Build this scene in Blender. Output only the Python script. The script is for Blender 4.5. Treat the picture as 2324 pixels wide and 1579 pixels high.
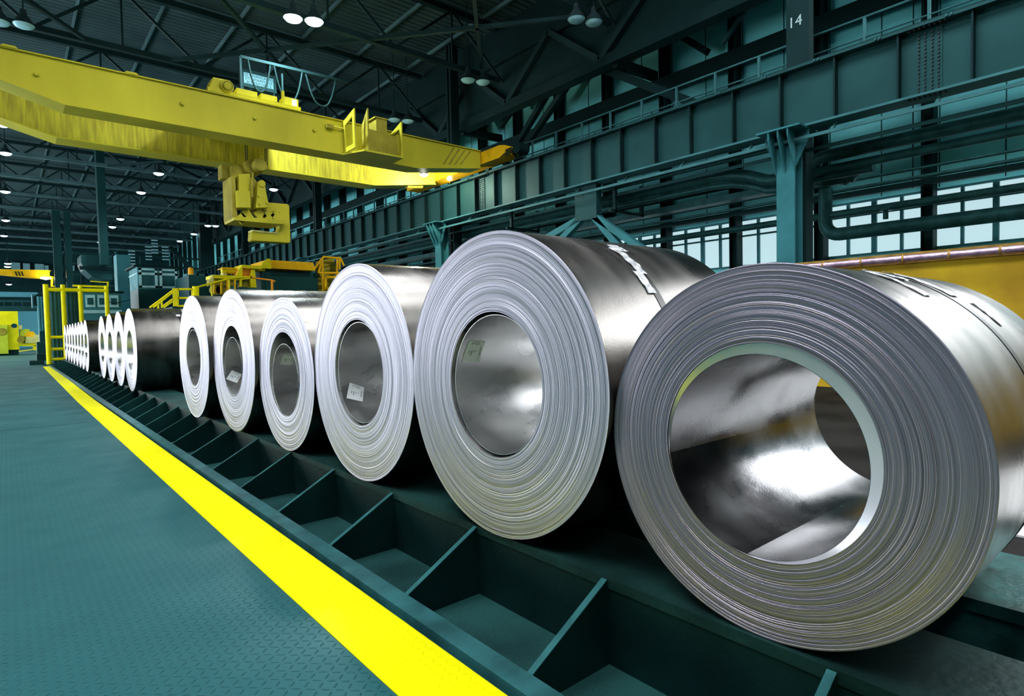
import bpy, bmesh, math, random
from mathutils import Vector, Matrix
random.seed(7)
for o in list(bpy.data.objects): bpy.data.objects.remove(o)
SC = bpy.context.scene
COL = SC.collection
PI = math.pi

# ---------------------------------------------------------------- camera
W, H, FPX = 2324.0, 1579.0, 1350.7654
YAW, PITCH, ROLL = math.radians(40.303605), math.radians(-2.10857), math.radians(-1.204053)
Fv = Vector((math.sin(YAW)*math.cos(PITCH), math.cos(YAW)*math.cos(PITCH), math.sin(PITCH)))
r0 = Vector((math.cos(YAW), -math.sin(YAW), 0)); u0 = r0.cross(Fv)
Rv = r0*math.cos(ROLL) + u0*math.sin(ROLL)
Uv = -r0*math.sin(ROLL) + u0*math.cos(ROLL)
CAM = Vector((0, 0, 1.08))
cam_d = bpy.data.cameras.new('camera'); cam = bpy.data.objects.new('camera', cam_d); COL.objects.link(cam)
cam_d.sensor_width = 36; cam_d.lens = 36*FPX/W; cam_d.clip_start = .02; cam_d.clip_end = 400
M = Matrix.Identity(4)
for i in range(3):
    M[i][0], M[i][1], M[i][2], M[i][3] = Rv[i], Uv[i], -Fv[i], CAM[i]
cam.matrix_world = M
SC.camera = cam

def ray(px, py): return Fv + Rv*((px-W/2)/FPX) + Uv*((H/2-py)/FPX)
def P(px, py, ax, val):
    d = ray(px, py); t = (val-CAM[ax])/d[ax]; return CAM + d*t

# ---------------------------------------------------------------- world, exposure
wd = bpy.data.worlds.new('world'); SC.world = wd; wd.use_nodes = True
bg = wd.node_tree.nodes['Background']; bg.inputs[0].default_value = (.5, .75, .82, 1); bg.inputs[1].default_value = 1.0
SC.view_settings.view_transform = 'Standard'; SC.view_settings.look = 'None'
SC.view_settings.exposure = 0; SC.view_settings.gamma = 1; SC.view_settings.use_curve_mapping = False
LEFT_FILL, CLER_FILL, ROOF_FILL, STRIP_DAY, LAMP_GLOW = 9.2, 17.0, 16.0, 1.0, 9.0

# ---------------------------------------------------------------- materials
def nn(nt, t, **k):
    n = nt.nodes.new(t)
    for a, b in k.items(): setattr(n, a, b)
    return n
def mat(name, col, rough=.55, metal=0, nscale=3., namt=.25, bump=0, bscale=60., col2=None, stretch=(1, 1, 1), spec=.5, nlo=.35, nhi=.65):
    m = bpy.data.materials.new(name); m.use_nodes = True; nt = m.node_tree
    b = nt.nodes['Principled BSDF']; L = nt.links.new
    tc = nn(nt, 'ShaderNodeTexCoord'); mp = nn(nt, 'ShaderNodeMapping'); mp.inputs['Scale'].default_value = stretch
    L(tc.outputs['Object'], mp.inputs[0])
    nz = nn(nt, 'ShaderNodeTexNoise'); nz.inputs['Scale'].default_value = nscale; nz.inputs['Detail'].default_value = 6
    L(mp.outputs[0], nz.inputs['Vector'])
    cr = nn(nt, 'ShaderNodeValToRGB'); cr.color_ramp.elements[0].position = nlo; cr.color_ramp.elements[1].position = nhi
    c2 = col2 or tuple(c*(1-namt) for c in col)
    cr.color_ramp.elements[0].color = (*c2, 1); cr.color_ramp.elements[1].color = (*tuple(min(1, c*(1+namt*.5)) for c in col), 1)
    L(nz.outputs[0], cr.inputs[0]); L(cr.outputs[0], b.inputs['Base Color'])
    b.inputs['Roughness'].default_value = rough; b.inputs['Metallic'].default_value = metal
    if col[0] < col[1]*.75 and metal == 0:
        b.inputs['Specular IOR Level'].default_value = min(spec, .32); b.inputs['Specular Tint'].default_value = (.32, .86, .92, 1)
    elif col[2] < col[0]*.4 and metal == 0:
        b.inputs['Specular IOR Level'].default_value = min(spec, .25); b.inputs['Specular Tint'].default_value = (1, .95, .3, 1)
    else: b.inputs['Specular IOR Level'].default_value = spec
    if bump:
        n2 = nn(nt, 'ShaderNodeTexNoise'); n2.inputs['Scale'].default_value = bscale; n2.inputs['Detail'].default_value = 4
        L(mp.outputs[0], n2.inputs['Vector'])
        bp = nn(nt, 'ShaderNodeBump'); bp.inputs['Strength'].default_value = bump; bp.inputs['Distance'].default_value = .01
        L(n2.outputs[0], bp.inputs['Height']); L(bp.outputs[0], b.inputs['Normal'])
    return m
def emis(name, col, s):
    m = bpy.data.materials.new(name); m.use_nodes = True; nt = m.node_tree
    b = nt.nodes['Principled BSDF']; b.inputs['Base Color'].default_value = (*[c*.5 for c in col], 1)
    b.inputs['Emission Color'].default_value = (*col, 1); b.inputs['Emission Strength'].default_value = s
    b.inputs['Roughness'].default_value = .4
    if s <= 1: b.inputs['Base Color'].default_value = (*[c*.15 for c in col], 1); b.inputs['Specular IOR Level'].default_value = .1
    return m
def mth(nt, op, a, b=None, c=None):
    n = nn(nt, 'ShaderNodeMath', operation=op)
    for i, v in enumerate((a, b, c)):
        if v is None: continue
        if isinstance(v, (int, float)): n.inputs[i].default_value = v
        else: nt.links.new(v, n.inputs[i])
    return n.outputs[0]

def coil_edge_mat(name='wound_sheet_edges', q=1.0, gq=1.0):
    m = bpy.data.materials.new(name); m.use_nodes = True; nt = m.node_tree; L = nt.links.new
    b = nt.nodes['Principled BSDF']
    tc = nn(nt, 'ShaderNodeTexCoord'); sp = nn(nt, 'ShaderNodeSeparateXYZ'); L(tc.outputs['Object'], sp.inputs[0])
    r = mth(nt, 'SQRT', mth(nt, 'ADD', mth(nt, 'MULTIPLY', sp.outputs[1], sp.outputs[1]), mth(nt, 'MULTIPLY', sp.outputs[2], sp.outputs[2])))
    cx = nn(nt, 'ShaderNodeCombineXYZ'); L(mth(nt, 'MULTIPLY', r, 1.0), cx.inputs[0])
    L(mth(nt, 'MULTIPLY', sp.outputs[1], .0025), cx.inputs[1]); L(mth(nt, 'MULTIPLY', sp.outputs[2], .0025), cx.inputs[2])
    n1 = nn(nt, 'ShaderNodeTexNoise'); n1.inputs['Scale'].default_value = 95; n1.inputs['Detail'].default_value = 8; n1.inputs['Roughness'].default_value = .75
    L(cx.outputs[0], n1.inputs['Vector'])
    oi = nn(nt, 'ShaderNodeObjectInfo'); L(mth(nt, 'MULTIPLY', oi.outputs['Random'], 50.), sp.inputs[0]) if False else None
    cr = nn(nt, 'ShaderNodeValToRGB'); e = cr.color_ramp.elements
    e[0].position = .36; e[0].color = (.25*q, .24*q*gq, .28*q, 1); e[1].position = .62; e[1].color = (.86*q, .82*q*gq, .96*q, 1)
    x = e.new(.44); x.color = (.62*q, .585*q*gq, .69*q, 1)
    L(n1.outputs[0], cr.inputs[0]); L(cr.outputs[0], b.inputs['Base Color'])
    b.inputs['Metallic'].default_value = .9; b.inputs['Roughness'].default_value = .42
    b.inputs['Anisotropic'].default_value = .45
    tg = nn(nt, 'ShaderNodeTangent', direction_type='RADIAL', axis='X'); L(tg.outputs[0], b.inputs['Tangent'])
    n2 = nn(nt, 'ShaderNodeTexNoise'); n2.inputs['Scale'].default_value = 260; n2.inputs['Detail'].default_value = 3
    L(cx.outputs[0], n2.inputs['Vector'])
    n3 = nn(nt, 'ShaderNodeTexNoise'); n3.inputs['Scale'].default_value = 180; n3.inputs['Detail'].default_value = 2
    L(tc.outputs['Object'], n3.inputs['Vector'])
    bp = nn(nt, 'ShaderNodeBump'); bp.inputs['Strength'].default_value = .55; bp.inputs['Distance'].default_value = .002
    L(mth(nt, 'ADD', n2.outputs[0], mth(nt, 'MULTIPLY', n3.outputs[0], .35)), bp.inputs['Height']); L(bp.outputs[0], b.inputs['Normal'])
    return m
def steel_mat(name, c1, c2, r1, r2, sc=2.2, stretch=(1, 1, 1)):
    m = bpy.data.materials.new(name); m.use_nodes = True; nt = m.node_tree; L = nt.links.new
    b = nt.nodes['Principled BSDF']; b.inputs['Metallic'].default_value = 1
    tc = nn(nt, 'ShaderNodeTexCoord'); mp = nn(nt, 'ShaderNodeMapping'); mp.inputs['Scale'].default_value = stretch
    L(tc.outputs['Object'], mp.inputs[0])
    n = nn(nt, 'ShaderNodeTexNoise'); n.inputs['Scale'].default_value = sc; n.inputs['Detail'].default_value = 9; n.inputs['Roughness'].default_value = .5
    L(mp.outputs[0], n.inputs['Vector'])
    cr = nn(nt, 'ShaderNodeValToRGB'); cr.color_ramp.elements[0].position = .25; cr.color_ramp.elements[1].position = .78
    cr.color_ramp.elements[0].color = (*c1, 1); cr.color_ramp.elements[1].color = (*c2, 1)
    L(n.outputs[0], cr.inputs[0]); L(cr.outputs[0], b.inputs['Base Color'])
    mr = nn(nt, 'ShaderNodeMapRange'); mr.inputs[1].default_value = .35; mr.inputs[2].default_value = .7
    mr.inputs[3].default_value = r1; mr.inputs[4].default_value = r2; L(n.outputs[0], mr.inputs[0]); L(mr.outputs[0], b.inputs['Roughness'])
    n2 = nn(nt, 'ShaderNodeTexNoise'); n2.inputs['Scale'].default_value = 140; n2.inputs['Detail'].default_value = 3; L(tc.outputs['Object'], n2.inputs['Vector'])
    bp = nn(nt, 'ShaderNodeBump'); bp.inputs['Strength'].default_value = .12; bp.inputs['Distance'].default_value = .002
    L(n2.outputs[0], bp.inputs['Height']); L(bp.outputs[0], b.inputs['Normal'])
    return m
def tread_mat(name, col, dark, rough, tint=(.32, .86, .92, 1), spec=.45, dist=.0045):
    """raised lozenge tread: alternating +-45 degree ellipses"""
    m = bpy.data.materials.new(name); m.use_nodes = True; nt = m.node_tree; L = nt.links.new
    b = nt.nodes['Principled BSDF']
    tc = nn(nt, 'ShaderNodeTexCoord'); sp = nn(nt, 'ShaderNodeSeparateXYZ'); L(tc.outputs['Object'], sp.inputs[0])
    p = .032; b.inputs['Specular Tint'].default_value = tint; b.inputs['Specular IOR Level'].default_value = spec
    u = mth(nt, 'MULTIPLY', mth(nt, 'ADD', sp.outputs[0], 40.), 1/p); v = mth(nt, 'MULTIPLY', mth(nt, 'ADD', sp.outputs[1], 40.), 1/p)
    iu, iv = mth(nt, 'FLOOR', u), mth(nt, 'FLOOR', v)
    fu = mth(nt, 'SUBTRACT', mth(nt, 'SUBTRACT', u, iu), .5); fv = mth(nt, 'SUBTRACT', mth(nt, 'SUBTRACT', v, iv), .5)
    par = mth(nt, 'MODULO', mth(nt, 'ADD', iu, iv), 2.)
    sg = mth(nt, 'SUBTRACT', mth(nt, 'MULTIPLY', par, 2.), 1.)
    fs = mth(nt, 'MULTIPLY', fv, sg)
    a = mth(nt, 'ADD', fu, fs); c = mth(nt, 'SUBTRACT', fu, fs)
    d = mth(nt, 'SQRT', mth(nt, 'ADD', mth(nt, 'MULTIPLY', mth(nt, 'MULTIPLY', a, a), 1.5), mth(nt, 'MULTIPLY', mth(nt, 'MULTIPLY', c, c), 22.)))
    mr = nn(nt, 'ShaderNodeMapRange', interpolation_type='SMOOTHSTEP'); mr.inputs[1].default_value = .85; mr.inputs[2].default_value = .35
    L(d, mr.inputs[0])
    bp = nn(nt, 'ShaderNodeBump'); bp.inputs['Strength'].default_value = 1; bp.inputs['Distance'].default_value = dist
    L(mr.outputs[0], bp.inputs['Height']); L(bp.outputs[0], b.inputs['Normal'])
    nz = nn(nt, 'ShaderNodeTexNoise'); nz.inputs['Scale'].default_value = 1.6; nz.inputs['Detail'].default_value = 8; L(tc.outputs['Object'], nz.inputs['Vector'])
    cr = nn(nt, 'ShaderNodeValToRGB'); cr.color_ramp.elements[0].position = .32; cr.color_ramp.elements[1].position = .66
    cr.color_ramp.elements[0].color = (*dark, 1); cr.color_ramp.elements[1].color = (*col, 1)
    L(nz.outputs[0], cr.inputs[0]); L(cr.outputs[0], b.inputs['Base Color'])
    mr2 = nn(nt, 'ShaderNodeMapRange'); mr2.inputs[1].default_value = .3; mr2.inputs[2].default_value = .7; mr2.inputs[3].default_value = rough+.12; mr2.inputs[4].default_value = rough-.08
    L(nz.outputs[0], mr2.inputs[0]); L(mr2.outputs[0], b.inputs['Roughness'])
    return m
def corrugated(name, col, period, axis, rough=.6, depth=.03):
    m = mat(name, col, rough, 0, .6, .3); nt = m.node_tree; b = nt.nodes['Principled BSDF']; L = nt.links.new
    tc = nn(nt, 'ShaderNodeTexCoord'); sp = nn(nt, 'ShaderNodeSeparateXYZ'); L(tc.outputs['Object'], sp.inputs[0])
    s = mth(nt, 'SINE', mth(nt, 'MULTIPLY', sp.outputs[axis], 2*PI/period))
    bp = nn(nt, 'ShaderNodeBump'); bp.inputs['Strength'].default_value = 1; bp.inputs['Distance'].default_value = depth
    L(s, bp.inputs['Height']); L(bp.outputs[0], b.inputs['Normal'])
    return m

MT = dict(
 floor=tread_mat('teal_tread_plate', (.013, .092, .101), (.010, .074, .082), .50),
 stripe=tread_mat('yellow_painted_tread', (.97, .92, .0), (.90, .83, .0), .6, (1, .95, .1, 1), .15, .0012),
 farfloor=mat('teal_concrete', (.04, .17, .185), .45, 0, .5, .3),
 darkfloor=mat('dirty_dark_concrete', (.012, .0115, .0105), .8, 0, 1.5, .6, .3, 30, spec=.08),
 cradle=mat('dark_green_painted_steel', (.003, .015, .0145), .5, 0, 4, .4, .15, 40),
 pit=mat('dusty_green_steel', (.015, .060, .057), .65, 0, 2.2, .5, .3, 50),
 fin=mat('black_green_plate', (.005, .026, .025), .5, 0, 4, .35),
 plate=mat('dark_scuffed_bearing_plate', (.011, .042, .038), .55, 0, 3, .6, .3, 40),
 kerb=mat('worn_teal_kerb', (.028, .13, .135), .45, 0, 6, .45, .2, 50),
 rear=mat('worn_teal_beam', (.035, .15, .15), .4, 0, 7, .6, .3, 40),
 girder=mat('teal_grey_painted_steel', (.012, .050, .051), .5, 0, .8, .22),
 dark=mat('near_black_teal_steel', (.004, .013, .0135), .65, 0, 1, .3),
 truss=mat('dark_roof_steel', (.010, .024, .026), .6, 0, 1, .3),
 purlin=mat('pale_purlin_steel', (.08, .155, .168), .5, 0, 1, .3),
 rail=mat('grey_teal_rail_paint', (.045, .15, .16), .45, 0, 2, .2),
 colpaint=mat('teal_column_paint', (.035, .17, .19), .45, 0, 1.5, .2),
 pipe=mat('wrapped_pipe_lagging', (.022, .085, .086), .45, 0, 5, .35, .3, 12),
 wallp=mat('pale_teal_wall_panel', (.22, .80, .88), .7, 0, .35, .4, 0, 1, None, (1, .25, 2.2)),
 wallfar=mat('dim_teal_wall', (.016, .055, .06), .7, 0, .4, .3),
 roof=corrugated('corrugated_roof_sheet', (.040, .075, .082), .28, 1),
 panel=corrugated('corrugated_dark_panel', (.020, .075, .080), .12, 0, .5, .01),
 crane=mat('crane_yellow_paint', (.58, .52, .035), .45, 0, .9, .22, 0, 1, None, (.7, .7, .25)),
 crane_dirty=mat('streaked_crane_yellow', (.56, .50, .04), .5, 0, 12, .4, 0, 1, (.40, .35, .035), (1, 1, .12)),
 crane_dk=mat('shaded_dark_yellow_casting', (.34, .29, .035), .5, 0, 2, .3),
 orange=mat('orange_yellow_paint', (.96, .52, .01), .45, 0, 2, .2),
 orange2=mat('rust_orange_paint', (.72, .26, .02), .5, 0, 2, .2),
 yellow=mat('safety_yellow_paint', (.95, .85, .0), .4, 0, 3, .1),
 yellow2=mat('machine_yellow_paint', (.90, .80, .01), .45, 0, 1.5, .15),
 ygreen=mat('yellow_green_door_paint', (.50, .60, .04), .45, 0, 1.5, .15),
 cream=mat('cream_machine_paint', (.70, .66, .22), .45, 0, 4, .2),
 wallyellow=mat('ochre_yellow_panel', (.78, .52, .03), .5, 0, 1.1, .2, 0, 1, (.55, .32, .03)),
 ochre=mat('ochre_trim', (.40, .24, .06), .55, 0, 6, .4),
 foil=mat('violet_foil_lagging', (.55, .38, .52), .3, .6, 8, .4, .5, 25),
 machine=mat('dark_teal_machine_paint', (.008, .050, .052), .45, 0, 1.5, .2),
 lightteal=mat('light_teal_sheet', (.045, .19, .215), .5, 0, .7, .25),
 paleframe=mat('pale_window_frame', (.42, .76, .82), .5, 0, 4, .2),
 glass=mat('dim_reflecting_glass', (.03, .12, .14), .12, 0, 2, .3),
 paledoor=mat('pale_blue_teal_door', (.12, .38, .46), .6, 0, .3, .12),
 black=mat('black_rubber', (.008, .009, .010), .5, 0, 3, .2),
 strap=mat('blackened_steel_strap', (.012, .011, .010), .35, .6, 9, .3),
 bolt=mat('dark_bolt_steel', (.008, .022, .022), .45, .3, 9, .3),
 ink=mat('grey_label_ink', (.12, .16, .17), .7),
 paper=mat('white_label_paper', (.80, .84, .86), .6, 0, 5, .05),
 chalk=mat('white_chalk', (.45, .62, .64), .8),
 tape=mat('crumpled_clear_tape', (.75, .76, .78), .25, .3, 40, .5, .8, 60),
 lampshade=mat('dark_lamp_housing', (.03, .06, .065), .4, .3),
 lampoff=mat('pale_blue_lamp_glass', (.38, .72, .80), .25, 0, 4, .1),
 sunpatch=mat('sunlit_floor_white', (.95, .95, .95), .5, 0, 2, .03),
 beacon=mat('orange_beacon_lens', (.95, .42, .01), .25, 0, 4, .1),
 whiteglow=emis('daylight_pane', (.515, .735, .79), STRIP_DAY),
 leftfill=emis('added_left_fill', (.90, .95, 1.0), LEFT_FILL),
 clerfill=emis('added_upper_fill', (.95, .97, 1.0), CLER_FILL),
 rooffill=emis('added_roof_fill', (.92, .96, 1.0), ROOF_FILL),
 lamp=emis('lit_lamp', (.62, .93, 1.0), LAMP_GLOW),
 flood=emis('lit_floodlamp', (1.0, .98, .72), 30.),
 sign=emis('lit_sign_panel', (.18, .50, .60), 1.0),
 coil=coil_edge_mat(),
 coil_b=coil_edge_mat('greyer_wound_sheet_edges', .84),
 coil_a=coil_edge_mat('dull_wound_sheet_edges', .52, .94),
 lip=mat('bright_galvanised_lip', (.84, .82, .92), .32, .55, 3, .12),
 side=steel_mat('rolled_steel_surface', (.085, .077, .067), (.235, .22, .205), .20, .36, 1.6, (2.6, .9, .9)),
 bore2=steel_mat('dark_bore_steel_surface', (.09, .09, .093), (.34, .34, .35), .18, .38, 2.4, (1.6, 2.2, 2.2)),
 bore=steel_mat('bore_steel_surface', (.52, .52, .52), (.74, .74, .74), .22, .46, 2.6, (1.4, 2.4, 2.4)),
)

# ---------------------------------------------------------------- mesh helpers
class MB:
    def __init__(s): s.v = []; s.f = []; s.m = []
    def add(s, vs, fs, mi=0):
        b = len(s.v); s.v += [tuple(v) for v in vs]; s.f += [tuple(i+b for i in f) for f in fs]; s.m += [mi]*len(fs); return s
    def box(s, x0, x1, y0, y1, z0, z1, mi=0):
        x0, x1 = min(x0, x1), max(x0, x1); y0, y1 = min(y0, y1), max(y0, y1); z0, z1 = min(z0, z1), max(z0, z1)
        return s.add([(x0,y0,z0),(x1,y0,z0),(x1,y1,z0),(x0,y1,z0),(x0,y0,z1),(x1,y0,z1),(x1,y1,z1),(x0,y1,z1)],
            [(0,3,2,1),(4,5,6,7),(0,1,5,4),(1,2,6,5),(2,3,7,6),(3,0,4,7)], mi)
    def prism(s, pts, axis, a, b, mi=0):
        """polygon in the plane normal to axis: axis 1 -> (x,z), 0 -> (y,z), 2 -> (x,y)"""
        n = len(pts)
        def q(p, t): return {0: (t, p[0], p[1]), 1: (p[0], t, p[1]), 2: (p[0], p[1], t)}[axis]
        vs = [q(p, a) for p in pts] + [q(p, b) for p in pts]
        fs = [tuple(range(n))[::-1], tuple(range(n, 2*n))] + [(i, (i+1) % n, n+(i+1) % n, n+i) for i in range(n)]
        return s.add(vs, fs, mi)
    def beam(s, p, q, w, h=None, mi=0, up=Vector((0, 0, 1))):
        p, q = Vector(p), Vector(q); h = h or w; d = (q-p).normalized()
        if abs(d.dot(up)) > .98: up = Vector((0, 1, 0))
        a = d.cross(up).normalized(); b = a.cross(d)
        vs = [e + a*(w/2*i) + b*(h/2*j) for e in (p, q) for i, j in ((-1,-1),(1,-1),(1,1),(-1,1))]
        return s.add(vs, [(0,3,2,1),(4,5,6,7),(0,1,5,4),(1,2,6,5),(2,3,7,6),(3,0,4,7)], mi)
    def tube(s, pts, r, n=12, mi=0):
        pts = [Vector(p) for p in pts]; rings = []; a = None
        for i, p in enumerate(pts):
            d = (pts[min(i+1, len(pts)-1)] - pts[max(i-1, 0)]).normalized()
            if a is None:
                up = Vector((0, 0, 1)) if abs(d.z) < .9 else Vector((1, 0, 0)); a = d.cross(up).normalized()
            a = (a - d*a.dot(d)).normalized(); b = d.cross(a)
            rings.append([p + (a*math.cos(t) + b*math.sin(t))*r for t in [2*PI*k/n for k in range(n)]])
        vs = [v for R in rings for v in R]; fs = []
        for i in range(len(pts)-1):
            fs += [(i*n+k, i*n+(k+1) % n, (i+1)*n+(k+1) % n, (i+1)*n+k) for k in range(n)]
        fs += [tuple(range(n))[::-1], tuple((len(pts)-1)*n+k for k in range(n))]
        return s.add(vs, fs, mi)
    def lathe(s, prof, c, axis, n=24, mi=0, close=False):
        """prof: list of (t along axis, radius[, material])"""
        vs = []; fs = []; ms = []; c = Vector(c)
        for pr in prof:
            t, r = pr[0], pr[1]
            for k in range(n):
                a = 2*PI*k/n; x, y = r*math.cos(a), r*math.sin(a)
                vs.append(c + Vector({0: (t, x, y), 1: (y, t, x), 2: (x, y, t)}[axis]))
        m = len(prof); rng = range(m if close else m-1)
        b = len(s.v); s.v += [tuple(v) for v in vs]
        for i in rng:
            j = (i+1) % m; mm = prof[i][2] if len(prof[i]) > 2 else mi
            for k in range(n):
                s.f.append((b+i*n+k, b+i*n+(k+1) % n, b+j*n+(k+1) % n, b+j*n+k)); s.m.append(mm)
        return s
    def build(s, name, mats, parent=None, smooth=False, origin=None, bevel=0):
        if not isinstance(mats, (list, tuple)): mats = [mats]
        me = bpy.data.meshes.new(name)
        o0 = Vector(origin) if origin is not None else Vector((0, 0, 0))
        me.from_pydata([tuple(Vector(v)-o0) for v in s.v], [], s.f)
        for m in mats: me.materials.append(MT[m] if isinstance(m, str) else m)
        me.polygons.foreach_set('material_index', s.m)
        bm = bmesh.new(); bm.from_mesh(me); bmesh.ops.recalc_face_normals(bm, faces=bm.faces); bm.to_mesh(me); bm.free()
        if smooth:
            me.polygons.foreach_set('use_smooth', [True]*len(me.polygons)); me.set_sharp_from_angle(angle=math.radians(35))
        me.update()
        o = bpy.data.objects.new(name, me); COL.objects.link(o)
        o.location = o0 - (Vector(parent.location) if parent is not None and parent.parent is None else (Vector(parent['_w']) if parent is not None else Vector((0,0,0))))
        o['_w'] = list(o0)
        if parent is not None: o.parent = parent
        if bevel:
            bv = o.modifiers.new('bevel', 'BEVEL'); bv.width = bevel; bv.segments = 2; bv.limit_method = 'ANGLE'
        return o
def thing(name, label, cat, loc=(0, 0, 0), group=None):
    o = bpy.data.objects.new(name, None); COL.objects.link(o); o.location = loc; o['_w'] = list(loc); o.empty_display_size = .1
    o['label'] = label; o['category'] = cat
    if group: o['group'] = group
    return o
def tag(o, label, cat, group=None):
    o['label'] = label; o['category'] = cat
    if group: o['group'] = group
    return o
def struct(o): o['kind'] = 'structure'; return o
def Bx(*a): return MB().box(*a)
ORD = ['nearest','second nearest','third nearest','fourth nearest','fifth nearest','sixth nearest','seventh nearest','eighth nearest','ninth nearest','tenth nearest']
NUM = ['first','second','third','fourth','fifth','sixth','seventh','eighth','ninth','tenth','eleventh','twelfth','thirteenth','fourteenth','fifteenth','sixteenth','seventeenth','eighteenth','nineteenth','twentieth','twenty-first','twenty-second','twenty-third','twenty-fourth','twenty-fifth','twenty-sixth']+['twenty-seventh','twenty-eighth','twenty-ninth','thirtieth','thirty-first','thirty-second','thirty-third','thirty-fourth','thirty-fifth','thirty-sixth']

# ================================================================ setting
XW = 18.0; ZR = 13.0; YB, YF = -12.0, 96.0; XL = -9.0
struct(Bx(XL, 1.075, YB, 27.6, -.25, 0).build('floor', 'floor'))
struct(Bx(XL, XW, 27.6, YF, -.25, 0).build('floor', 'farfloor'))
struct(Bx(3.12, XW, YB, 27.6, -.25, 0).build('floor', 'darkfloor'))
struct(Bx(1.075, 3.12, YB, 27.6, -.75, -.6).build('floor', 'darkfloor'))
struct(Bx(XL-.3, XW+.3, YB, YF, ZR, ZR+.2).build('ceiling', 'roof'))
struct(Bx(XL, XW, YB-.2, YB, 0, ZR).build('wall_back', 'wallfar'))
struct(Bx(XL, XW, YF, YF+.2, 0, ZR).build('wall_far', 'wallfar'))
# right wall with the low window strip and added off-frame glow panels to brighten coils
WB, WT = 2.82, 4.30
rw = MB()
rw.box(XW, XW+.2, YB, YF, 0, WB).box(XW, XW+.2, YB, YF, WT, 6.4).box(XW, XW+.2, 1.4, YF, 6.4, ZR).box(XW, XW+.2, YB, 1.4, 11.8, ZR)
struct(rw.build('wall_right', 'wallp'))
# thin joints of the wall panels
jn = MB()
y = 1.9
while y < 60:
    jn.box(XW-.012, XW+.01, y-.012, y+.012, WT+.05, ZR); y += 1.3
struct(jn.build('trim_1', 'girder'))
def window(idx, x, y0, y1, z0, z1, rows, cols, glow, out=1):
    fr = MB(); t = .05
    for k in range(cols+1):
        yy = y0 + (y1-y0)*k/cols; ww = .08 if k in (0, cols) else (.035 if k % 2 else .06)
        fr.box(x-.05, x+.04, yy-ww, yy+ww, z0, z1)
    for zz in [z0+.02, z1-.02] + rows: fr.box(x-.045, x+.035, y0, y1, zz-.025, zz+.025)
    f = struct(fr.build('window_%d' % idx, 'colpaint', None, False, (x, (y0+y1)/2, z0)))
    Bx(x+.05*out, x+.07*out, y0, y1, z0, z1).build('pane', glow, f, False, (x, (y0+y1)/2, z0))
    return f
WY = [4.67+2.6*k for k in range(-6, 22)]
wi = 1
for i in range(len(WY)-1):
    window(wi, XW, WY[i], WY[i+1], WB, WT, [3.78] if WY[i] > 6 else [3.92], 4, 'whiteglow'); wi += 1
for y0 in (-11., -6.9, -2.8):
    window(wi, XW, y0, y0+3.9, 6.4, 11.8, [7.6, 8.9, 10.4], 3, 'clerfill'); wi += 1
# left wall, wholly outside the frame: piers and added glowing panes that light the coil faces
lw = MB().box(XL-.2, XL, YB, YF, 0, 1.).box(XL-.2, XL, YB, YF, 6.2, ZR).box(XL-.2, XL, YB, 16.7, 1., 6.2)
yy = 16.7
while yy < 80:
    lw.box(XL-.2, XL, yy+5.2, yy+5.7, 1., 6.2)
    window(wi, XL-.05, yy, yy+5.2, 1., 6.2, [2.7, 4.4], 4, 'leftfill', -1); wi += 1
    yy += 5.7
lw.box(XL-.2, XL, yy, YF, 1., 6.2)
struct(lw.build('wall_left', 'wallfar'))
# glowing roof panels added out of view to light coils and floor
for (xa, xb) in ((4.8, 9.8), (-8, -1.5)):
    for (y0, y1) in ((7.0, 9.6), (3.5, 6.0), (-.5, 1.8), (-6.0, -4.5)):
        f = struct(MB().box(xa, xb, y0-.1, y0, ZR-.12, ZR-.01).box(xa, xb, y1, y1+.1, ZR-.12, ZR-.01).box(xa-.1, xa, y0-.1, y1+.1, ZR-.12, ZR-.01).box(xb, xb+.1, y0-.1, y1+.1, ZR-.12, ZR-.01).build('window_%d' % wi, 'truss'))
        Bx(xa, xb, y0, y1, ZR-.05, ZR-.02).build('pane', 'rooffill', f); wi += 1

# ---- painted stripe and aisle seam
st = MB().prism([(.835, -10), (1.072, -10), (1.072, 12), (1.15, 26.6), (.93, 26.6), (.835, 12)], 2, 0.0005, .004)
tag(st.build('floor_stripe', 'stripe'), 'wide bright yellow painted stripe on the tread plate beside the coil cradle', 'floor marking')
struct(MB().box(XL, .83, 9.0, 9.02, .0002, .0015).box(XL, .83, 17.4, 17.42, .0002, .0015).build('trim_2', 'fin'))

# ================================================================ cradle under the coils
cr = thing('coil_cradle', 'long dark green welded steel cradle with sloping gusset plates under the coil row', 'coil rack', (1.55, 0, -.1))
YC0, YC1 = -4.0, 27.55
MB().box(1.105, 1.185, YC0, YC1, -.012, .012).box(1.105, 1.118, YC0, YC1, -.6, -.012).build('kerb_angle', 'kerb', cr)
MB().box(1.118, 1.55, YC0, YC1, -.13, -.10).build('tray_floor', 'pit', cr)
MB().box(1.55, 1.585, YC0, YC1, -.6, .170).build('front_web', 'cradle', cr)
MB().box(1.545, 1.925, YC0, YC1, .170, .2055).build('front_bearing_plate', 'plate', cr)
MB().box(2.26, 2.30, YC0, YC1, -.6, .165).box(2.25, 2.78, YC0, YC1, .165, .2055).build('rear_bearing_plate', 'rear', cr)
MB().box(2.80, 3.115, YC0, YC1, -.6, .10).build('rear_kerb', 'rear', cr)
y = 1.352-.745*5
k = 0
while y < 27.3:
    MB().prism([(1.186, -.10), (1.186, .0), (1.549, .198), (1.549, -.10)], 1, y-.011, y+.011).build('gusset_plate', ['fin', 'kerb'], cr)
    MB().beam((1.186, y, .0015), (1.545, y, .1985), .024, .004).build('gusset_edge', 'kerb', cr)
    y += .745
tag(MB().tube([(2.83, -3, .128), (2.83, 10, .128)], .026, 10).build('floor_pipe', 'rear', None, True), 'thin shiny teal pipe lying along the kerb behind the nearest coil', 'pipe')
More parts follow.
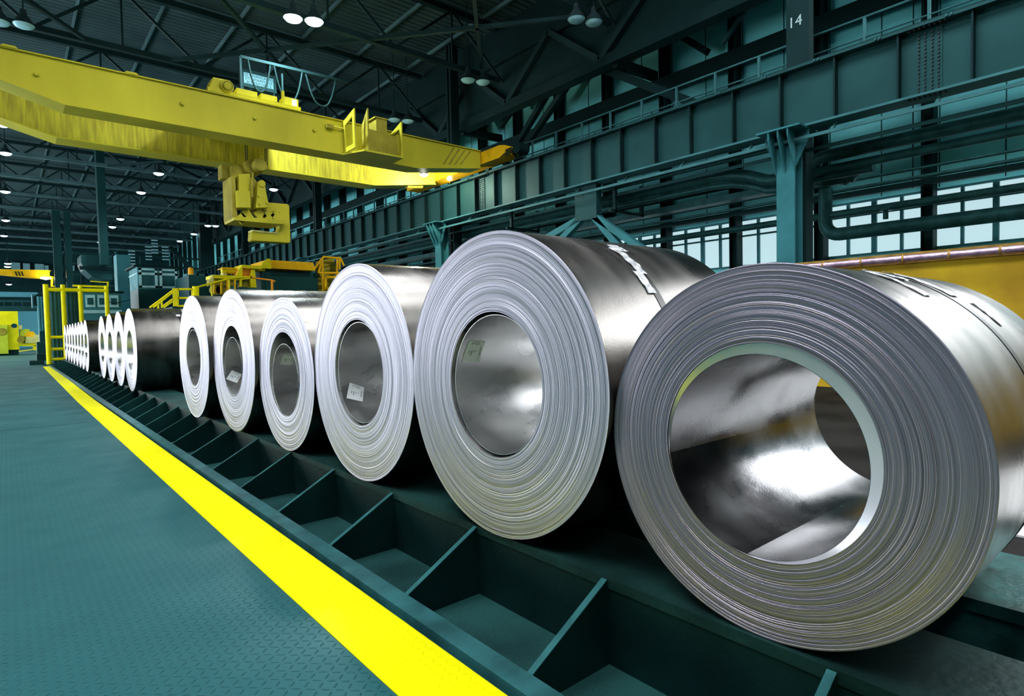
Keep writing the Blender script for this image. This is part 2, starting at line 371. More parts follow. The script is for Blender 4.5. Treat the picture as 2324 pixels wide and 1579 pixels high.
tag(Bx(3.72, 5.6, -2.2, .95, .001, .012).build('sunlit_floor_patch', 'sunpatch'), 'white stand-in for sunlit floor, a flat sheet on the dark floor at the right edge of the photo', 'sunpatch')  # white patch put in for a sunlit, overexposed piece of floor

# ================================================================ coils
ZB = .2176
def ringprof(x0, x1, ri, ro, nr, seed, amp=.0005):
    rnd = random.Random(seed); pr = []
    r = ri
    off = 0
    for k in range(nr):
        rr = ri + (ro-ri)*k/nr; off = off*.55 + rnd.uniform(-amp, amp)
        pr.append((x0+off, rr+.0004, 0)); pr.append((x0+off+rnd.uniform(-.0004, .0004), rr+(ro-ri)/nr*.82, 0))
    pr.append((x0, ro-.0012, 0)); pr.append((x0+.0015, ro, 1))
    pr.append((x1-.0015, ro, 0)); pr.append((x1, ro-.0012, 0))
    pr.append((x1, ri+.001, 2)); pr.append((x1-.001, ri, 2)); pr.append((x0+.001, ri, 0))
    return pr
def cyl_hit(px, py, cy, cz, r):
    d = ray(px, py); a = d.y*d.y+d.z*d.z; b = 2*((CAM.y-cy)*d.y+(CAM.z-cz)*d.z); c = (CAM.y-cy)**2+(CAM.z-cz)**2-r*r
    t = (-b+math.sqrt(max(b*b-4*a*c, 0)))/(2*a); p = CAM+d*t
    return p.x, math.atan2(p.z-cz, p.y-cy)
def make_coil(label, x, y, ro, ri, L=1.05, seg=128, nr=40, seed=1, sleeve=None, strap=False, lab=None, tape=None, bm='bore', cm='coil', group='steel coils standing in a row on the cradle'):
    cz = ZB+ro-.0115; c = (x, y, cz)
    t = thing('steel_coil', label, 'steel coil', (x, y, ZB-.0115), group)
    MB().lathe(ringprof(0, L, ri, ro, nr, seed), c, 0, seg, close=True).build('coil_body', [cm, 'side', bm], t, True, c)
    if sleeve:
        rs, dy, dz, dx, funnel = sleeve
        sc = (x, y+dy, cz+dz); sl = MB()
        sl.lathe([(dx, rs, 0), (dx, rs+.003, 1), (L-.02, rs+.003, 0), (L-.02, rs, 0)], sc, 0, seg, close=True)
        if funnel:
            n = seg; vs = []
            for (xx, cy_, cz_, r_) in ((x+.004, y, cz, ri-.0008), (x+dx, y+dy, cz+dz, rs+.001)):
                vs += [(xx, cy_+r_*math.cos(2*PI*k/n), cz_+r_*math.sin(2*PI*k/n)) for k in range(n)]
            sl.add(vs, [(k, (k+1) % n, n+(k+1) % n, n+k) for k in range(n)], 2)
        sl.build('inner_wrap', [bm, 'bore', 'lip'], t, True, c)
    if strap:
        xs = strap
        MB().lathe([(xs-.02, ro-.0005), (xs-.02, ro+.0018), (xs+.02, ro+.0018), (xs+.02, ro-.0005)], c, 0, seg, close=True).build('strap', 'strap', t, True, c)
    if lab:
        ly, lz, lr = (y+sleeve[1], cz+sleeve[2], sleeve[0]-.0022) if sleeve else (y, cz, ri-.0022)
        Q = [cyl_hit(a, b, ly, lz, lr) for a, b in lab]
        def pt(u, v, rr=lr):
            xx = (Q[0][0]*(1-u)+Q[1][0]*u)*(1-v)+(Q[3][0]*(1-u)+Q[2][0]*u)*v
            ph = (Q[0][1]*(1-u)+Q[1][1]*u)*(1-v)+(Q[3][1]*(1-u)+Q[2][1]*u)*v
            return Vector((xx, ly+rr*math.cos(ph), lz+rr*math.sin(ph)))
        n = 8; m = MB()
        vs = [pt(i/n, j/n) for j in range(n+1) for i in range(n+1)] + [pt(i/n, j/n, lr+.0012) for j in range(n+1) for i in range(n+1)]
        N = (n+1)**2
        fs = [(j*(n+1)+i, j*(n+1)+i+1, (j+1)*(n+1)+i+1, (j+1)*(n+1)+i) for j in range(n) for i in range(n)]
        fs += [tuple(N+q for q in f[::-1]) for f in fs]
        lo = m.add(vs, fs).build('paper_label', 'paper', t, False, c); lo['label'] = 'white printed paper label stuck inside the bore'
        ink = MB()
        def mark(u0, u1, v0, v1):
            a = [pt(u, v, lr-.0006) for u, v in ((u0, v0), (u1, v0), (u1, v1), (u0, v1))]
            b = [pt(u, v, lr-.0001) for u, v in ((u0, v0), (u1, v0), (u1, v1), (u0, v1))]
            ink.add(a+b, [(0,1,2,3),(7,6,5,4),(0,1,5,4),(1,2,6,5),(2,3,7,6),(3,0,4,7)])
        for (u, v0, v1) in ((.24, .05, .18), (.38, .05, .15), (.52, .05, .22), (.64, .05, .2), (.22, .46, .62), (.36, .46, .7), (.5, .46, .54), (.64, .46, .52)):
            v = v0
            while v < v1-.01: mark(u, u+.045, v, v+.022); v += .032
        mark(.80, .808, .08, .92)
        v = .3
        while v < .68: mark(.86, .91, v, v+.03); v += .045
        ink.build('printing', 'ink', lo, False, c)
    if tape:
        rnd = random.Random(seed+9)
        for (tx, ta, tw, tl) in tape:
            m = MB(); n = 7; vs = []
            for j in range(n+1):
                for i in range(4):
                    a = ta + tl*(j/n-.5)/ro; xx = tx + tw*(i/3-.5)*(1+rnd.uniform(-.25, .25)); rr = ro+.0025+rnd.uniform(0, .004)
                    vs.append((x+xx, y+rr*math.cos(a), cz+rr*math.sin(a)))
            base = [(v[0], y+(v[1]-y)*.994, cz+(v[2]-cz)*.994) for v in vs]; N = len(vs)
            fs = [(j*4+i, j*4+i+1, (j+1)*4+i+1, (j+1)*4+i) for j in range(n) for i in range(3)]
            m.add(vs+base, fs+[tuple(N+q for q in f[::-1]) for f in fs]); m.build('tape_patch', 'tape', t, True, c)
    return t
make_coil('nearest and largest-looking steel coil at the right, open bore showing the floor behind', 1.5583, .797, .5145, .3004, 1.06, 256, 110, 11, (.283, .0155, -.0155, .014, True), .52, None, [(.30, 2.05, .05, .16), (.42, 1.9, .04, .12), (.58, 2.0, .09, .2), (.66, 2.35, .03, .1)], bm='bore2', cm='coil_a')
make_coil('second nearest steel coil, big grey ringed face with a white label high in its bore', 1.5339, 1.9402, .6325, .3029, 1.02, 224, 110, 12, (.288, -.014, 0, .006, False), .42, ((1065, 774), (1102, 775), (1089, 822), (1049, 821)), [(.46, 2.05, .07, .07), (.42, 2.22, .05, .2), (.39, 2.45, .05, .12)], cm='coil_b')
make_coil('third nearest steel coil, pale silver face with white label low in its bore', 1.5398, 3.2004, .625, .3051, 1.04, 192, 100, 13, (.289, -.015, -.001, .006, False), None, ((793.8, 868), (826.7, 879), (823, 911), (787, 903)))
make_coil('fourth nearest steel coil, smaller than its neighbours, black gap above its loose inner wrap', 1.5319, 4.3849, .5585, .3071, 1.05, 160, 90, 14, (.262, 0, -.043, .006, False), None, ((645, 803), (671, 804), (663, 828), (635.5, 827)))
make_coil('fifth nearest steel coil, taller one with tilted white label low in its bore', 1.5011, 5.5677, .6232, .3045, 1.08, 144, 80, 15, (.252, 0, -.05, .006, False), .62, ((526.5, 840), (549, 849), (538, 868.5), (513, 859.5)))
make_coil('sixth nearest steel coil, last of the close group before the gap in the row', 1.4623, 6.8218, .6279, .3023, 1.05, 128, 70, 16, (.288, 0, -.012, .006, False))
make_coil('dark-sided steel coil with a black strap just beyond the gap in the row', 1.432, 10.72, .632, .298, 1.1, 112, 50, 17, None, .62, None, [(.60, 2.2, .05, .05), (.75, 1.9, .14, .12)])
make_coil('steel coil directly behind the dark-sided strapped coil', 1.448, 12.0, .63, .30, 1.05, 96, 30, 18)
make_coil('steel coil second behind the dark-sided strapped coil', 1.462, 13.27, .628, .30, 1.05, 96, 30, 19)
make_coil('steel coil third behind the dark-sided strapped coil, before the second gap', 1.468, 14.53, .624, .30, 1.05, 96, 30, 20)
xf = [1.0, 1.022, 1.045, 1.062, 1.075, 1.088, 1.097, 1.10]
for k in range(8):
    lb = ['nearest', 'second nearest', 'third nearest', 'fourth nearest', 'fifth nearest', 'sixth nearest', 'seventh nearest', 'farthest'][k]
    make_coil('%s coil of the distant group of eight by the yellow frame' % lb, 1.4325*xf[k], 17.35+1.26*k, .615, .30, 1.05, 80, 14, 30+k)

# ================================================================ runway girder on the right
XG = 14.0; GB, GT = 5.43, 6.78
def girder_y0(): return .6
g = thing('runway_girder', 'deep teal plate girder carrying the crane rail along the right side of the hall', 'crane girder', (XG, 30, GB))
MB().box(XG, XG+.03, .4, 66, GB, GT).build('web_plate', 'girder', g)
MB().box(XG-.22, XG+.25, .4, 66, GT-.04, GT+.02).build('top_flange', 'girder', g)
MB().box(XG-.24, XG+.27, .4, 66, GB-.03, GB+.02).build('bottom_flange', 'rail', g)
MB().box(XG-.03, XG+.05, .4, 66, GT+.02, GT+.12).build('crane_rail', 'dark', g)
sy = [2.965, 4.174, 5.377, 6.566, 7.742, 8.946, 10.055, 11.257, 12.4, 13.562, 14.734, 15.948]
while sy[-1] < 64: sy.append(sy[-1]+1.19)
for y in [1.76]+sy:
    MB().box(XG-.17, XG, y-.018, y+.018, GB+.02, GT-.04).build('stiffener', 'dark', g)
def splice(yc):
    m = MB().box(XG-.02, XG, yc-.22, yc+.22, GB+.05, GT-.06)
    o = m.build('splice_plate', 'girder', g)
    b = MB(); first = yc < 5; me = None
    for cx_ in (-.165, -.06, .06, .165):
        for r in range(16):
            z = GB+.12+r*(GT-GB-.26)/15
            if not first: b.lathe([(-.05, .0001), (-.05, .020), (-.02, .020)], (XG, yc+cx_, z), 0, 6); continue
            if me is None:
                bo1 = MB().lathe([(-.05, .0001), (-.05, .020), (-.02, .020)], (0, 0, 0), 0, 6).build('bolt', 'bolt'); me = bo1
            else: bo1 = me.copy(); COL.objects.link(bo1)
            bo1.parent = o; bo1.location = (XG-g.location.x, yc+cx_-g.location.y, z-g.location.z)
            bo1.location = (XG, yc+cx_, z)
    for cx_ in range(8):
        for q in (-.17, -.11):
            b.lathe([(-.055, .0001), (-.055, .024), (-.03, .024)], (XG+q, yc-.3+cx_*.085, GB), 2, 6)
            b.lathe([(-.075, .0001), (-.075, .022), (-.04, .022)], (XG+q, yc-.3+cx_*.085, GT), 2, 6)
    b.build('bolt_rows', 'bolt', g)['kind'] = 'stuff'
for yc in (3.68, 18.1, 32.5, 46.9): splice(yc)
cb = MB()
for y in sy:
    for d in (-.25, -.17): cb.lathe([(-.26, .0001), (-.26, .022), (-.22, .022)], (XG, y+d+.55, GT-.01), 0, 6)
cb.build('rail_clips', 'rail', g)['kind'] = 'stuff'

# walkway railing behind the rail
rl = thing('walkway_railing', 'thin pale teal handrail with two bars on the walkway above the runway girder', 'railing', (15.2, 30, 6.9))
MB().tube([(15.2, 1, 7.95), (15.2, 60, 7.95)], .028, 8).build('top_bar', 'rail', rl)
MB().tube([(15.2, 1, 7.5), (15.2, 60, 7.5)], .018, 8).build('middle_bar', 'rail', rl)
y = 1.5
while y < 60:
    MB().box(15.17, 15.23, y-.028, y+.028, 6.95, 7.95).build('post', 'rail', rl); y += 1.25
rl2 = MB().tube([(16.4, 1, 8.0), (16.4, 60, 8.0)], .02, 8).tube([(16.4, 1, 7.55), (16.4, 60, 7.55)], .015, 8)
y = 2.
while y < 60: rl2.box(16.38, 16.42, y-.02, y+.02, 6.95, 8.0); y += 1.25
tag(rl2.build('inner_railing', 'rail'), 'second thin handrail nearer the wall panels behind the walkway', 'railing')
tag(MB().box(15.0, 16.7, .5, 62, 6.82, 6.95).build('walkway_deck', 'dark'), 'dark walkway deck running beside the top of the runway girder', 'walkway')

# wall columns and girts
COLY = [4.67+2.6*k for k in range(0, 35)]
for k, y in enumerate(COLY):
    m = MB().box(17.62, 17.98, y-.13, y-.10, 0, 12.9).box(17.62, 17.98, y+.10, y+.13, 0, 12.9).box(17.78, 17.82, y-.10, y+.10, 0, 12.9)
    tag(m.build('wall_column', 'dark'), 'dark steel wall column against the pale right wall, %s counted from the right edge of the photo' % NUM[k], 'column', 'wall columns along the right wall')
tag(MB().box(17.3, 17.6, 1.5, 60, 8.95, 9.4).build('wall_girt', 'dark'), 'thick dark horizontal wall beam across the upper right wall panels', 'wall beam')
tag(MB().box(17.45, 17.6, 1.5, 60, 4.36, 4.5).build('window_head_beam', 'dark'), 'dark horizontal beam just above the window strip', 'wall beam')
for k, (z, h) in enumerate(((5.25, .07),)):
    tag(MB().box(17.5, 17.6, 1.5, 60, z, z+h).build('wall_rail', 'dark'), 'slim dark rail across the wall panels above the window strip', 'wall rail')

# main columns on the runway line
for k, y in enumerate((6.42, 20.9, 35.4, 49.9)):
    t = thing('hall_column', ['pale teal column with flared gusset head, at the windows behind the two nearest coils', 'column with flared bracket just left of the top of the second nearest coil', 'distant column under the runway girder below the yellow crane hook', 'farthest column under the runway girder'][k], 'column', (14, y, 0), 'columns carrying the runway girder')
    MB().box(13.80, 13.84, y-.21, y+.21, 0, 5.36).box(14.16, 14.20, y-.21, y+.21, 0, 5.36).box(13.84, 14.16, y-.02, y+.02, 0, 5.36).build('shaft', 'colpaint', t)
    hd = MB()
    for q in (-.22, 0, .22): hd.prism([(13.80, 4.45), (13.80, 5.38), (13.42, 5.38), (13.42, 5.2)], 1, y+q-.015, y+q+.015)
    hd.prism([(y-.21, 4.6), (y-.5, 5.2), (y-.5, 5.38), (y+.5, 5.38), (y+.5, 5.2), (y+.21, 4.6)], 0, 13.86, 13.9)
    hd.box(13.4, 14.3, y-.5, y+.5, 5.36, 5.40).build('bracket', 'colpaint', t)
    MB().box(14.55, 14.95, y-.13, y-.01, 0, 12.9).box(14.55, 14.95, y+.11, y+.23, 0, 12.9).build('rear_shaft', 'dark', t)
    bt = MB()
    zz = .4
    while zz < 5.2: bt.box(14.56, 14.62, y-.01, y+.11, zz, zz+.05); zz += .62
    bt.build('batten_plates', 'rail', t)
def text(s, size, name, m, parent, loc, rot, ext=.002):
    cu = bpy.data.curves.new(name, 'FONT'); cu.body = s; cu.size = size; cu.extrude = ext; cu.align_x = 'CENTER'
    to = bpy.data.objects.new('t', cu); COL.objects.link(to); bpy.context.view_layer.update()
    me = bpy.data.meshes.new_from_object(to.evaluated_get(bpy.context.evaluated_depsgraph_get())); bpy.data.objects.remove(to)
    o = bpy.data.objects.new(name, me); COL.objects.link(o); me.materials.append(MT[m])
    o.parent = parent; o.location = Vector(loc)-(Vector(parent.location) if parent else Vector((0,0,0))); o.rotation_euler = rot
    return o
c14 = [o for o in bpy.data.objects if o.name == 'hall_column'][0]
p14 = P(1799, 62, 0, 14.29)
o = text('14', .34, 'painted_number', 'chalk', c14, (14.298, p14.y-.05, p14.z), (PI/2, 0, -PI/2), .003); o['label'] = 'chalk-white hand-painted number 14'
MB().box(14.3, 14.54, 6.10, 6.62, 6.83, 12.9).build('upper_shaft', 'dark', c14)

# slanting roof braces and longitudinal lattice above the walkway
def brace(name, label, a, b, X, w, cat='brace', second=None):
    m = MB().beam(P(*a, 0, X), P(*b, 0, X), w)
    if second: m.beam(P(*second[0], 0, X+.3), P(*second[1], 0, X+.3), w)
    return tag(m.build(name, 'dark'), label, cat, 'wind braces above the walkway')
brace('wind_brace', 'thick dark brace falling to the right behind the walkway railing, middle of the photo top', (1345, 148), (1590, 240), 15.9, .26)
brace('wind_brace', 'dark brace falling to the right near the top of the photo, above the girder', (1488, 48), (1606, 118), 17.35, .2)
brace('wind_brace', 'double dark brace rising to the right beside the crane end truck', (1172, 362), (1318, 150), 15.9, .2, second=((1150, 368), (1262, 180)))
brace('wind_brace', 'short dark brace rising to the right above the crane end', (1136, 288), (1176, 228), 16.2, .2)
brace('wind_brace', 'thin dark tie rising to the right at the top, left of the number column', (1640, 100), (1706, 0), 15.9, .1)
for k, (x, z0, z1, lb) in enumerate(((15.4, 9.75, 11.6, 'dark longitudinal lattice girder under the roof edge above the walkway'),)):
    t = thing('roof_edge_lattice', lb, 'lattice girder', (x, 30, z0))
    MB().box(x-.2, x+.25, 1, 62, z0-.25, z0+.1).build('lower_chord', 'dark', t)
    MB().box(x-.15, x+.2, 1, 62, z1-.15, z1+.1).build('upper_chord', 'dark', t)
    w = MB(); y = 1.2; s = 0
    while y < 58:
        w.beam((x-.12, y, z0 if s else z1), (x-.12, y+2.4, z1 if s else z0), .2); s = 1-s; y += 2.4
    w.build('diagonals', 'truss', t)
    MB().box(x, x+.05, 1, 62, z0+.1, 12.98).build('web_sheeting', 'dark', t)
    for yy_ in (4.2, 12.7, 21.2): MB().beam((x, yy_, z0-.2), (x+2.2, yy_, z0-.1), .2, .3).build('outrigger', 'dark', t)

# V braces in the bay beyond the nearest hall column
vb = thing('bay_brace', 'pale teal doubled V-brace under the runway girder behind the second nearest coil', 'brace', (14, 13.5, 0))
ap = P(1335, 492, 0, 14.1)
for (q, dd) in (((1228, 548), 0), ((1272, 548), .7), ((1400, 552), -.7), ((1452, 560), 0)):
    e = P(*q, 0, 14.1); tp0 = Vector((ap.x, ap.y+(.25 if q[0] < 1335 else -.25), ap.z)); dd = e-tp0; e = tp0+dd*min((ap.z-.02)/-dd.z, 6.5/abs(dd.y)); MB().beam(tp0, e, .2, .2).build('strut', 'colpaint', vb)
MB().box(13.98, 14.22, ap.y-.45, ap.y+.45, ap.z-.1, 5.395).build('gusset', 'girder', vb)

# pipes and cable trays under the girder, running along the hall
def ypipe(label, q0, q1, X, r, y1=60, m='pipe', name='pipe', extra=None, cat='pipe'):
    a = P(*q0, 0, X); b = P(*q1, 0, X); z = (a.z+b.z)/2
    pts = [(X, b.y-2.0, z)] + ([(X, a.y, z)] if extra else [(X, y1, z)])
    if extra: pts += extra(a, z)
    return tag(MB().tube(pts, r, 14).build(name, m, None, True), label, cat, 'service pipes below the runway girder')
def ell(X, a, z, r):   # elbow turning upward
    R = .35
    return [(X, a.y+R*math.sin(t), z+R-R*math.cos(t)) for t in [PI/2*k/6 for k in range(1, 7)]]
ypipe('fat dark pipe crossing the low windows and turning up at the column', (1905, 535), (2324, 475), 16.8, .17, extra=lambda a, z: ell(16.8, a, z, .17)+[(16.8, a.y+.35, 4.55)])
ypipe('thinner dark pipe crossing the upper window panes at the right', (1890, 490), (2324, 421), 16.8, .095)
ypipe('lagged pipe highest of those right of the pale column, ending in a U-bend', (1862, 352), (2324, 262), 15.6, .15, extra=lambda a, z: [(15.6+.45*math.sin(t)*.8, a.y+.3*math.sin(t*.5)+.1, z-.225+.225*math.cos(t)) for t in [PI*k/8 for k in range(1, 9)]]+[(15.6, a.y-1.2, z-.45)])
ypipe('lagged pipe below the highest one right of the pale column', (1870, 385), (2324, 296), 15.4, .10, extra=lambda a, z: [(15.3, a.y+.25, z-.05), (15.6, a.y+.45, z-.12), (16.1, a.y+.3, z-.15), (16.2, a.y-.4, z-.15)])
t_ = MB()
for (q, r) in ((((1835, 400), (1870, 392), (1925, 378), (1945, 395), (1920, 412), (1880, 408), (1838, 404)), .09), (((1885, 385), (1940, 408)), .08)):
    t_.tube([P(a, b, 0, 15.9+.08*i) for i, (a, b) in enumerate(q)], r, 10)
tag(t_.build('expansion_loop', 'pipe', None, True), 'bundle of looped lagged pipes right beside the pale column', 'pipe', 'service pipes below the runway girder')
for (q0, q1, X, r, lb) in (((1888, 414), (2324, 343), 17.0, .035, 'thin conduit above the windows, upper one'), ((1900, 428), (2324, 368), 17.0, .05, 'thin conduit above the windows, lower one'),
                           ((1700, 392), (1163, 500), 15.25, .16, 'thick lagged pipe below the girder left of the pale column'), ((1700, 408), (1230, 505), 15.35, .09, 'slimmer lagged pipe under the thick one left of the pale column'),
                           ((1760, 345), (1400, 420), 15.15, .06, 'pipe tucked close under the runway girder flange')):
    a, b = P(*q0, 0, X), P(*q1, 0, X); z = (a.z+b.z)/2
    y0, y1 = (min(a.y, b.y), 60)
    if 'left of' in lb:
        s = y0+.1; pts = [(X+.0, y1, z), (X, s+1.0, z), (X, s+.4, z-.05), (X, s-.1, z-.18), (X, s-.6, z-.40), (X, 6.7, z-.52)]
    else: pts = [(X, y0-1.5 if X > 16 else 6.9, z), (X, y1, z)]
    tag(MB().tube(pts, r, 12).build('pipe', 'pipe', None, True), lb, 'pipe', 'service pipes below the runway girder')
# cable tray with rungs
ct = thing('cable_tray', 'narrow ladder cable tray hung just below the runway girder flange', 'cable tray', (13.8, 30, 5.2))
MB().box(13.68, 13.72, 1, 60, 5.10, 5.17).build('side_rail', 'rail', ct)
MB().box(14.5, 14.54, 1, 60, 5.02, 5.10).build('side_rail', 'girder', ct)
y = 1.6
while y < 60: MB().beam((13.7, y, 5.12), (14.0, y, 5.37), .05).build('hanger', 'rail', ct); y += 1.9
tt = MB().box(15.9, 16.3, 7, 60, 4.55, 4.62).box(15.9, 15.92, 7, 60, 4.62, 4.72)
tag(tt.build('cable_duct', 'pipe'), 'flat dark cable duct running under the pipes left of the pale column', 'duct')
for k, (px, py) in enumerate(((1163, 490), (1398, 445))):
    a = P(px, py, 0, 14.3); tag(MB().box(14.0, 15.6, a.y-.05, a.y+.05, a.z-.5, a.z-.42).box(14.2, 14.3, a.y-.05, a.y+.05, a.z-.5, 5.42).box(15.5, 15.6, a.y-.05, a.y+.05, a.z-.5, 5.42).build('pipe_hanger', 'dark'), ['dark pipe hanger frame above the second nearest coil, farther one', 'dark pipe hanger frame right above the top of the second nearest coil, nearer one'][k], 'pipe hanger')
tag(MB().lathe([(.1, .06), (.3, .06), (.3, .15), (.36, .15), (.36, .001)], P(2010, 506, 0, 16.8), 2, 16).build('pipe_valve', 'pipe', None, True), 'small flanged valve stub standing on the fat dark pipe before the windows', 'valve')
# hanging rods before the right wall
for k, (px, y0, y1) in enumerate(((2072, 315, 426), (2095, 305, 432))):
    a = P(px, y0, 0, 17.45); b = P(px, y1, 0, 17.45); a.z = 8.97; tag(MB().tube([a, (a.x, a.y, b.z)], .015, 6).build('hanger_rod', 'dark'), 'thin dark vertical rod over the right windows, %s of the two' % ('left' if k == 0 else 'right'), 'rod')

# ================================================================ yellow wall panel at the right with foil pipe
yp = thing('ochre_partition', 'ochre yellow painted steel partition below the windows at the right edge', 'partition', (10, 1, 0))
MB().box(10, 10.12, -6, 4.6, 0, 1.86).build('panel', 'wallyellow', yp)
MB().box(9.97, 10.14, -6, 4.6, 1.865, 2.02).build('cap_strip', 'ochre', yp)
fp = thing('foil_pipe', 'violet foil-lagged pipe along the top of the ochre partition', 'pipe', (9.9, 1, 1.93))
MB().tube([(9.88, -6, 1.925), (9.88, 4.6, 1.925)], .052, 14).build('lagging', 'foil', fp, True)
y = -5.9
while y < 4.5:
    MB().lathe([(-.012, .0515), (-.012, .060), (.012, .060), (.012, .0515)], (9.88, y, 1.925), 1, 14, close=True).build('band', 'ochre', fp); y += .55

# ================================================================ roof trusses, purlins
TY = [7.0+5.7*k for k in range(15)]
BC, TC = 10.75, 12.75
for k, y in enumerate(TY):
    t = thing('roof_truss', 'dark steel roof truss across the hall, %s counted from the nearest one overhead' % NUM[k], 'roof truss', (3, y, BC), 'roof trusses')
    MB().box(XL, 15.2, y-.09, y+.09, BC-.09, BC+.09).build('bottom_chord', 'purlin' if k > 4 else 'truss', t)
    MB().box(XL, 15.2, y-.1, y+.1, TC-.1, TC+.1).build('top_chord', 'truss', t)
    w = MB(); x = -8.6; s = 0
    while x < 14.6:
        w.beam((x, y, TC if s else BC), (x+2.4, y, BC if s else TC), .085)
        if not s: w.beam((x+2.4, y, BC), (x+2.4, y, TC), .06)
        s = 1-s; x += 2.4
    w.build('web_members', 'truss', t)
x = -7.2; k = 0
while x < 16:
    tag(MB().box(x-.035, x+.035, 1, 94, ZR-.16, ZR-.03).build('roof_purlin', 'purlin'), 'pale roof purlin running the length of the hall, %s counted from the left' % NUM[k], 'purlin', 'roof purlins'); x += 2.4; k += 1
for k, (x0, y0) in enumerate(((-2.4, 18.4), (4.8, 18.4), (9.6, 12.7), (4.8, 35.5), (9.6, 35.5))):
    m = MB().beam((x0, y0, BC), (x0+4.8, y0+5.7, BC), .12).beam((x0+4.8, y0, BC), (x0, y0+5.7, BC), .12)
    tag(m.build('bracing_cross', 'truss'), 'crossed horizontal roof bracing between trusses, %s counted from the camera side' % NUM[k], 'brace', 'horizontal roof bracing')

# ================================================================ high-bay lamps
def lamp(x, y, z, label, on=True, twin=False, power=None, r=.27, group='high-bay lamps under the roof'):
    t = thing('high_bay_lamp', label, 'lamp', (x, y, z), group)
    offs = [(0, 0)] + ([(.55, -.2)] if twin else [])
    for (dx, dy) in offs:
        MB().lathe([(.0, r), (.16, r*.72), (.30, .09), (.44, .08), (.44, .001)], (x+dx, y+dy, z), 2, 20).build('reflector', 'lampshade', t, True)
        MB().lathe([(.012, r*.98), (-.05, r*.8), (-.09, r*.45), (-.10, .001)], (x+dx, y+dy, z), 2, 20).build('lens', 'lamp' if on else 'lampoff', t, True)
        MB().tube([(x+dx, y+dy, z+.43), (x+dx, y+dy, ZR)], .02, 6).build('hanger_rod', 'truss', t)
    if on and power:
        ld = bpy.data.lights.new('lamp_light', 'SPOT'); ld.energy = power; ld.color = (.80, .95, 1.0); ld.spot_size = math.radians(150); ld.spot_blend = .6; ld.shadow_soft_size = .25
        lo = bpy.data.objects.new('lamp_light', ld); COL.objects.link(lo); lo.location = (0, 0, -.14); lo.parent = t
    return t
ZL = 10.2
def LP(px, py, z=ZL): p = P(px, py, 2, z); return p.x, p.y, z
for i, (px, py, pw, lb, tw) in enumerate((
    (665, 42, 2600, 'very bright high-bay lamp glaring at the top above the yellow crane', True),
    (360, 394, 1200, 'bright high-bay lamp left of the crane hook under the far girder', False),
    (320, 437, 900, 'high-bay lamp just below and left of the bright one by the crane hook', False),
    (273, 497, 600, 'distant high-bay lamp in the middle lamp row, nearest of the far cluster', False),
    (255, 515, 0, 'distant high-bay lamp in the middle lamp row, second of the far cluster', False),
    (232, 531, 600, 'distant high-bay lamp in the middle lamp row, third of the far cluster', False),
    (228, 550, 0, 'distant high-bay lamp in the middle lamp row, lowest of the far cluster', False),
    (621, 430, 1200, 'high-bay lamp right of the hanging crane hook', False),
    (472, 512, 600, 'pair of high-bay lamps left of the C-hook, above the green machine', True),
    (440, 531, 0, 'high-bay lamp of the right row, second from the C-hook leftward', False),
    (408, 547, 500, 'high-bay lamp of the right row above the control cabin', False),
    (6, 283, 900, 'high-bay lamp cut by the left edge of the photo below the crane', False),
    (12, 348, 700, 'high-bay lamp second down the left edge of the photo', False),
    (12, 435, 0, 'high-bay lamp third down the left edge of the photo', False),
    (13, 500, 500, 'high-bay lamp fourth down the left edge of the photo', False),
    (9, 535, 0, 'high-bay lamp lowest along the left edge of the photo', False))):
    lamp(*LP(px, py, 9.0 if pw > 3000 else ZL), lb, True, tw, pw)
for (px, py, lb) in ((1308, 44, 'unlit pale twin lamp at the top, right of centre'), (1062, 182, 'unlit pale twin lamp above the right end of the crane'), (895, 272, 'unlit twin lamp peeping over the crane beside the bracket box'), (-2, 50, 'unlit lamp at the top left corner of the photo')):
    lamp(*LP(px, py), lb, False, True)
for i, (px, py) in enumerate(((18, 598), (17, 605), (231, 590), (215, 604), (214, 609), (20, 645))):
    p = P(px, py, 1, 78+3*i); lamp(p.x, p.y, p.z, ['tiny far lamp above the orange crane, upper', 'tiny far lamp above the orange crane, lower', 'tiny far lamp above the round duct', 'tiny far lamp on the duct edge, upper', 'tiny far lamp on the duct edge, lower', 'tiny far lamp seen under the orange crane'][i], True, False, 0, .3)

# ================================================================ overhead crane
YN, YFG = 17.36, 20.35; GW = .62; ZT, ZBm, ZBe = 7.44, 6.46, 6.86
cn = thing('overhead_crane', 'big yellow double-girder overhead crane spanning the upper left of the hall', 'crane', (7, 19, ZBm))
def bridge(y0, nm, m, xl, yoff=0):
    prof = [(-6.5, ZT), (-6.5, 7.0), (-.9, 7.02), (1.25, ZBm), (10.7, ZBm), (13.4, ZBe), (13.4, ZT)]
    o = MB().prism(prof, 1, y0, y0+GW).build(nm, m, cn)
    low = prof[1:6]; f = MB(); n = len(low)
    for i in range(n-1):
        f.prism([(low[i][0], low[i][1]-.035), (low[i+1][0], low[i+1][1]-.035), (low[i+1][0], low[i+1][1]), (low[i][0], low[i][1])], 1, y0-.05, y0+GW+.05)
    f.build('bottom_flange', 'crane', cn)
    MB().box(-6.5, 13.4, y0-.06, y0+GW+.06, ZT, ZT+.03).build('top_flange', 'crane', cn)
    MB().box(-6.5, 13.0, y0+GW/2-.04, y0+GW/2+.04, ZT+.03, ZT+.10).build('trolley_rail', 'crane_dk', cn)
    return o
bridge(YN, 'near_girder', 'crane', 0); bridge(YFG, 'far_girder', 'crane_dirty', 0)
hz = MB()
for k in range(4):
    x = 11.75+.24*k; hz.prism([(x, 6.72+.035*k), (x+.07, 6.73+.035*k), (x+.52, 7.38), (x+.45, 7.38)], 1, YN-.004, YN)
hz.build('hazard_stripes', 'crane_dk', cn)
lg = MB()
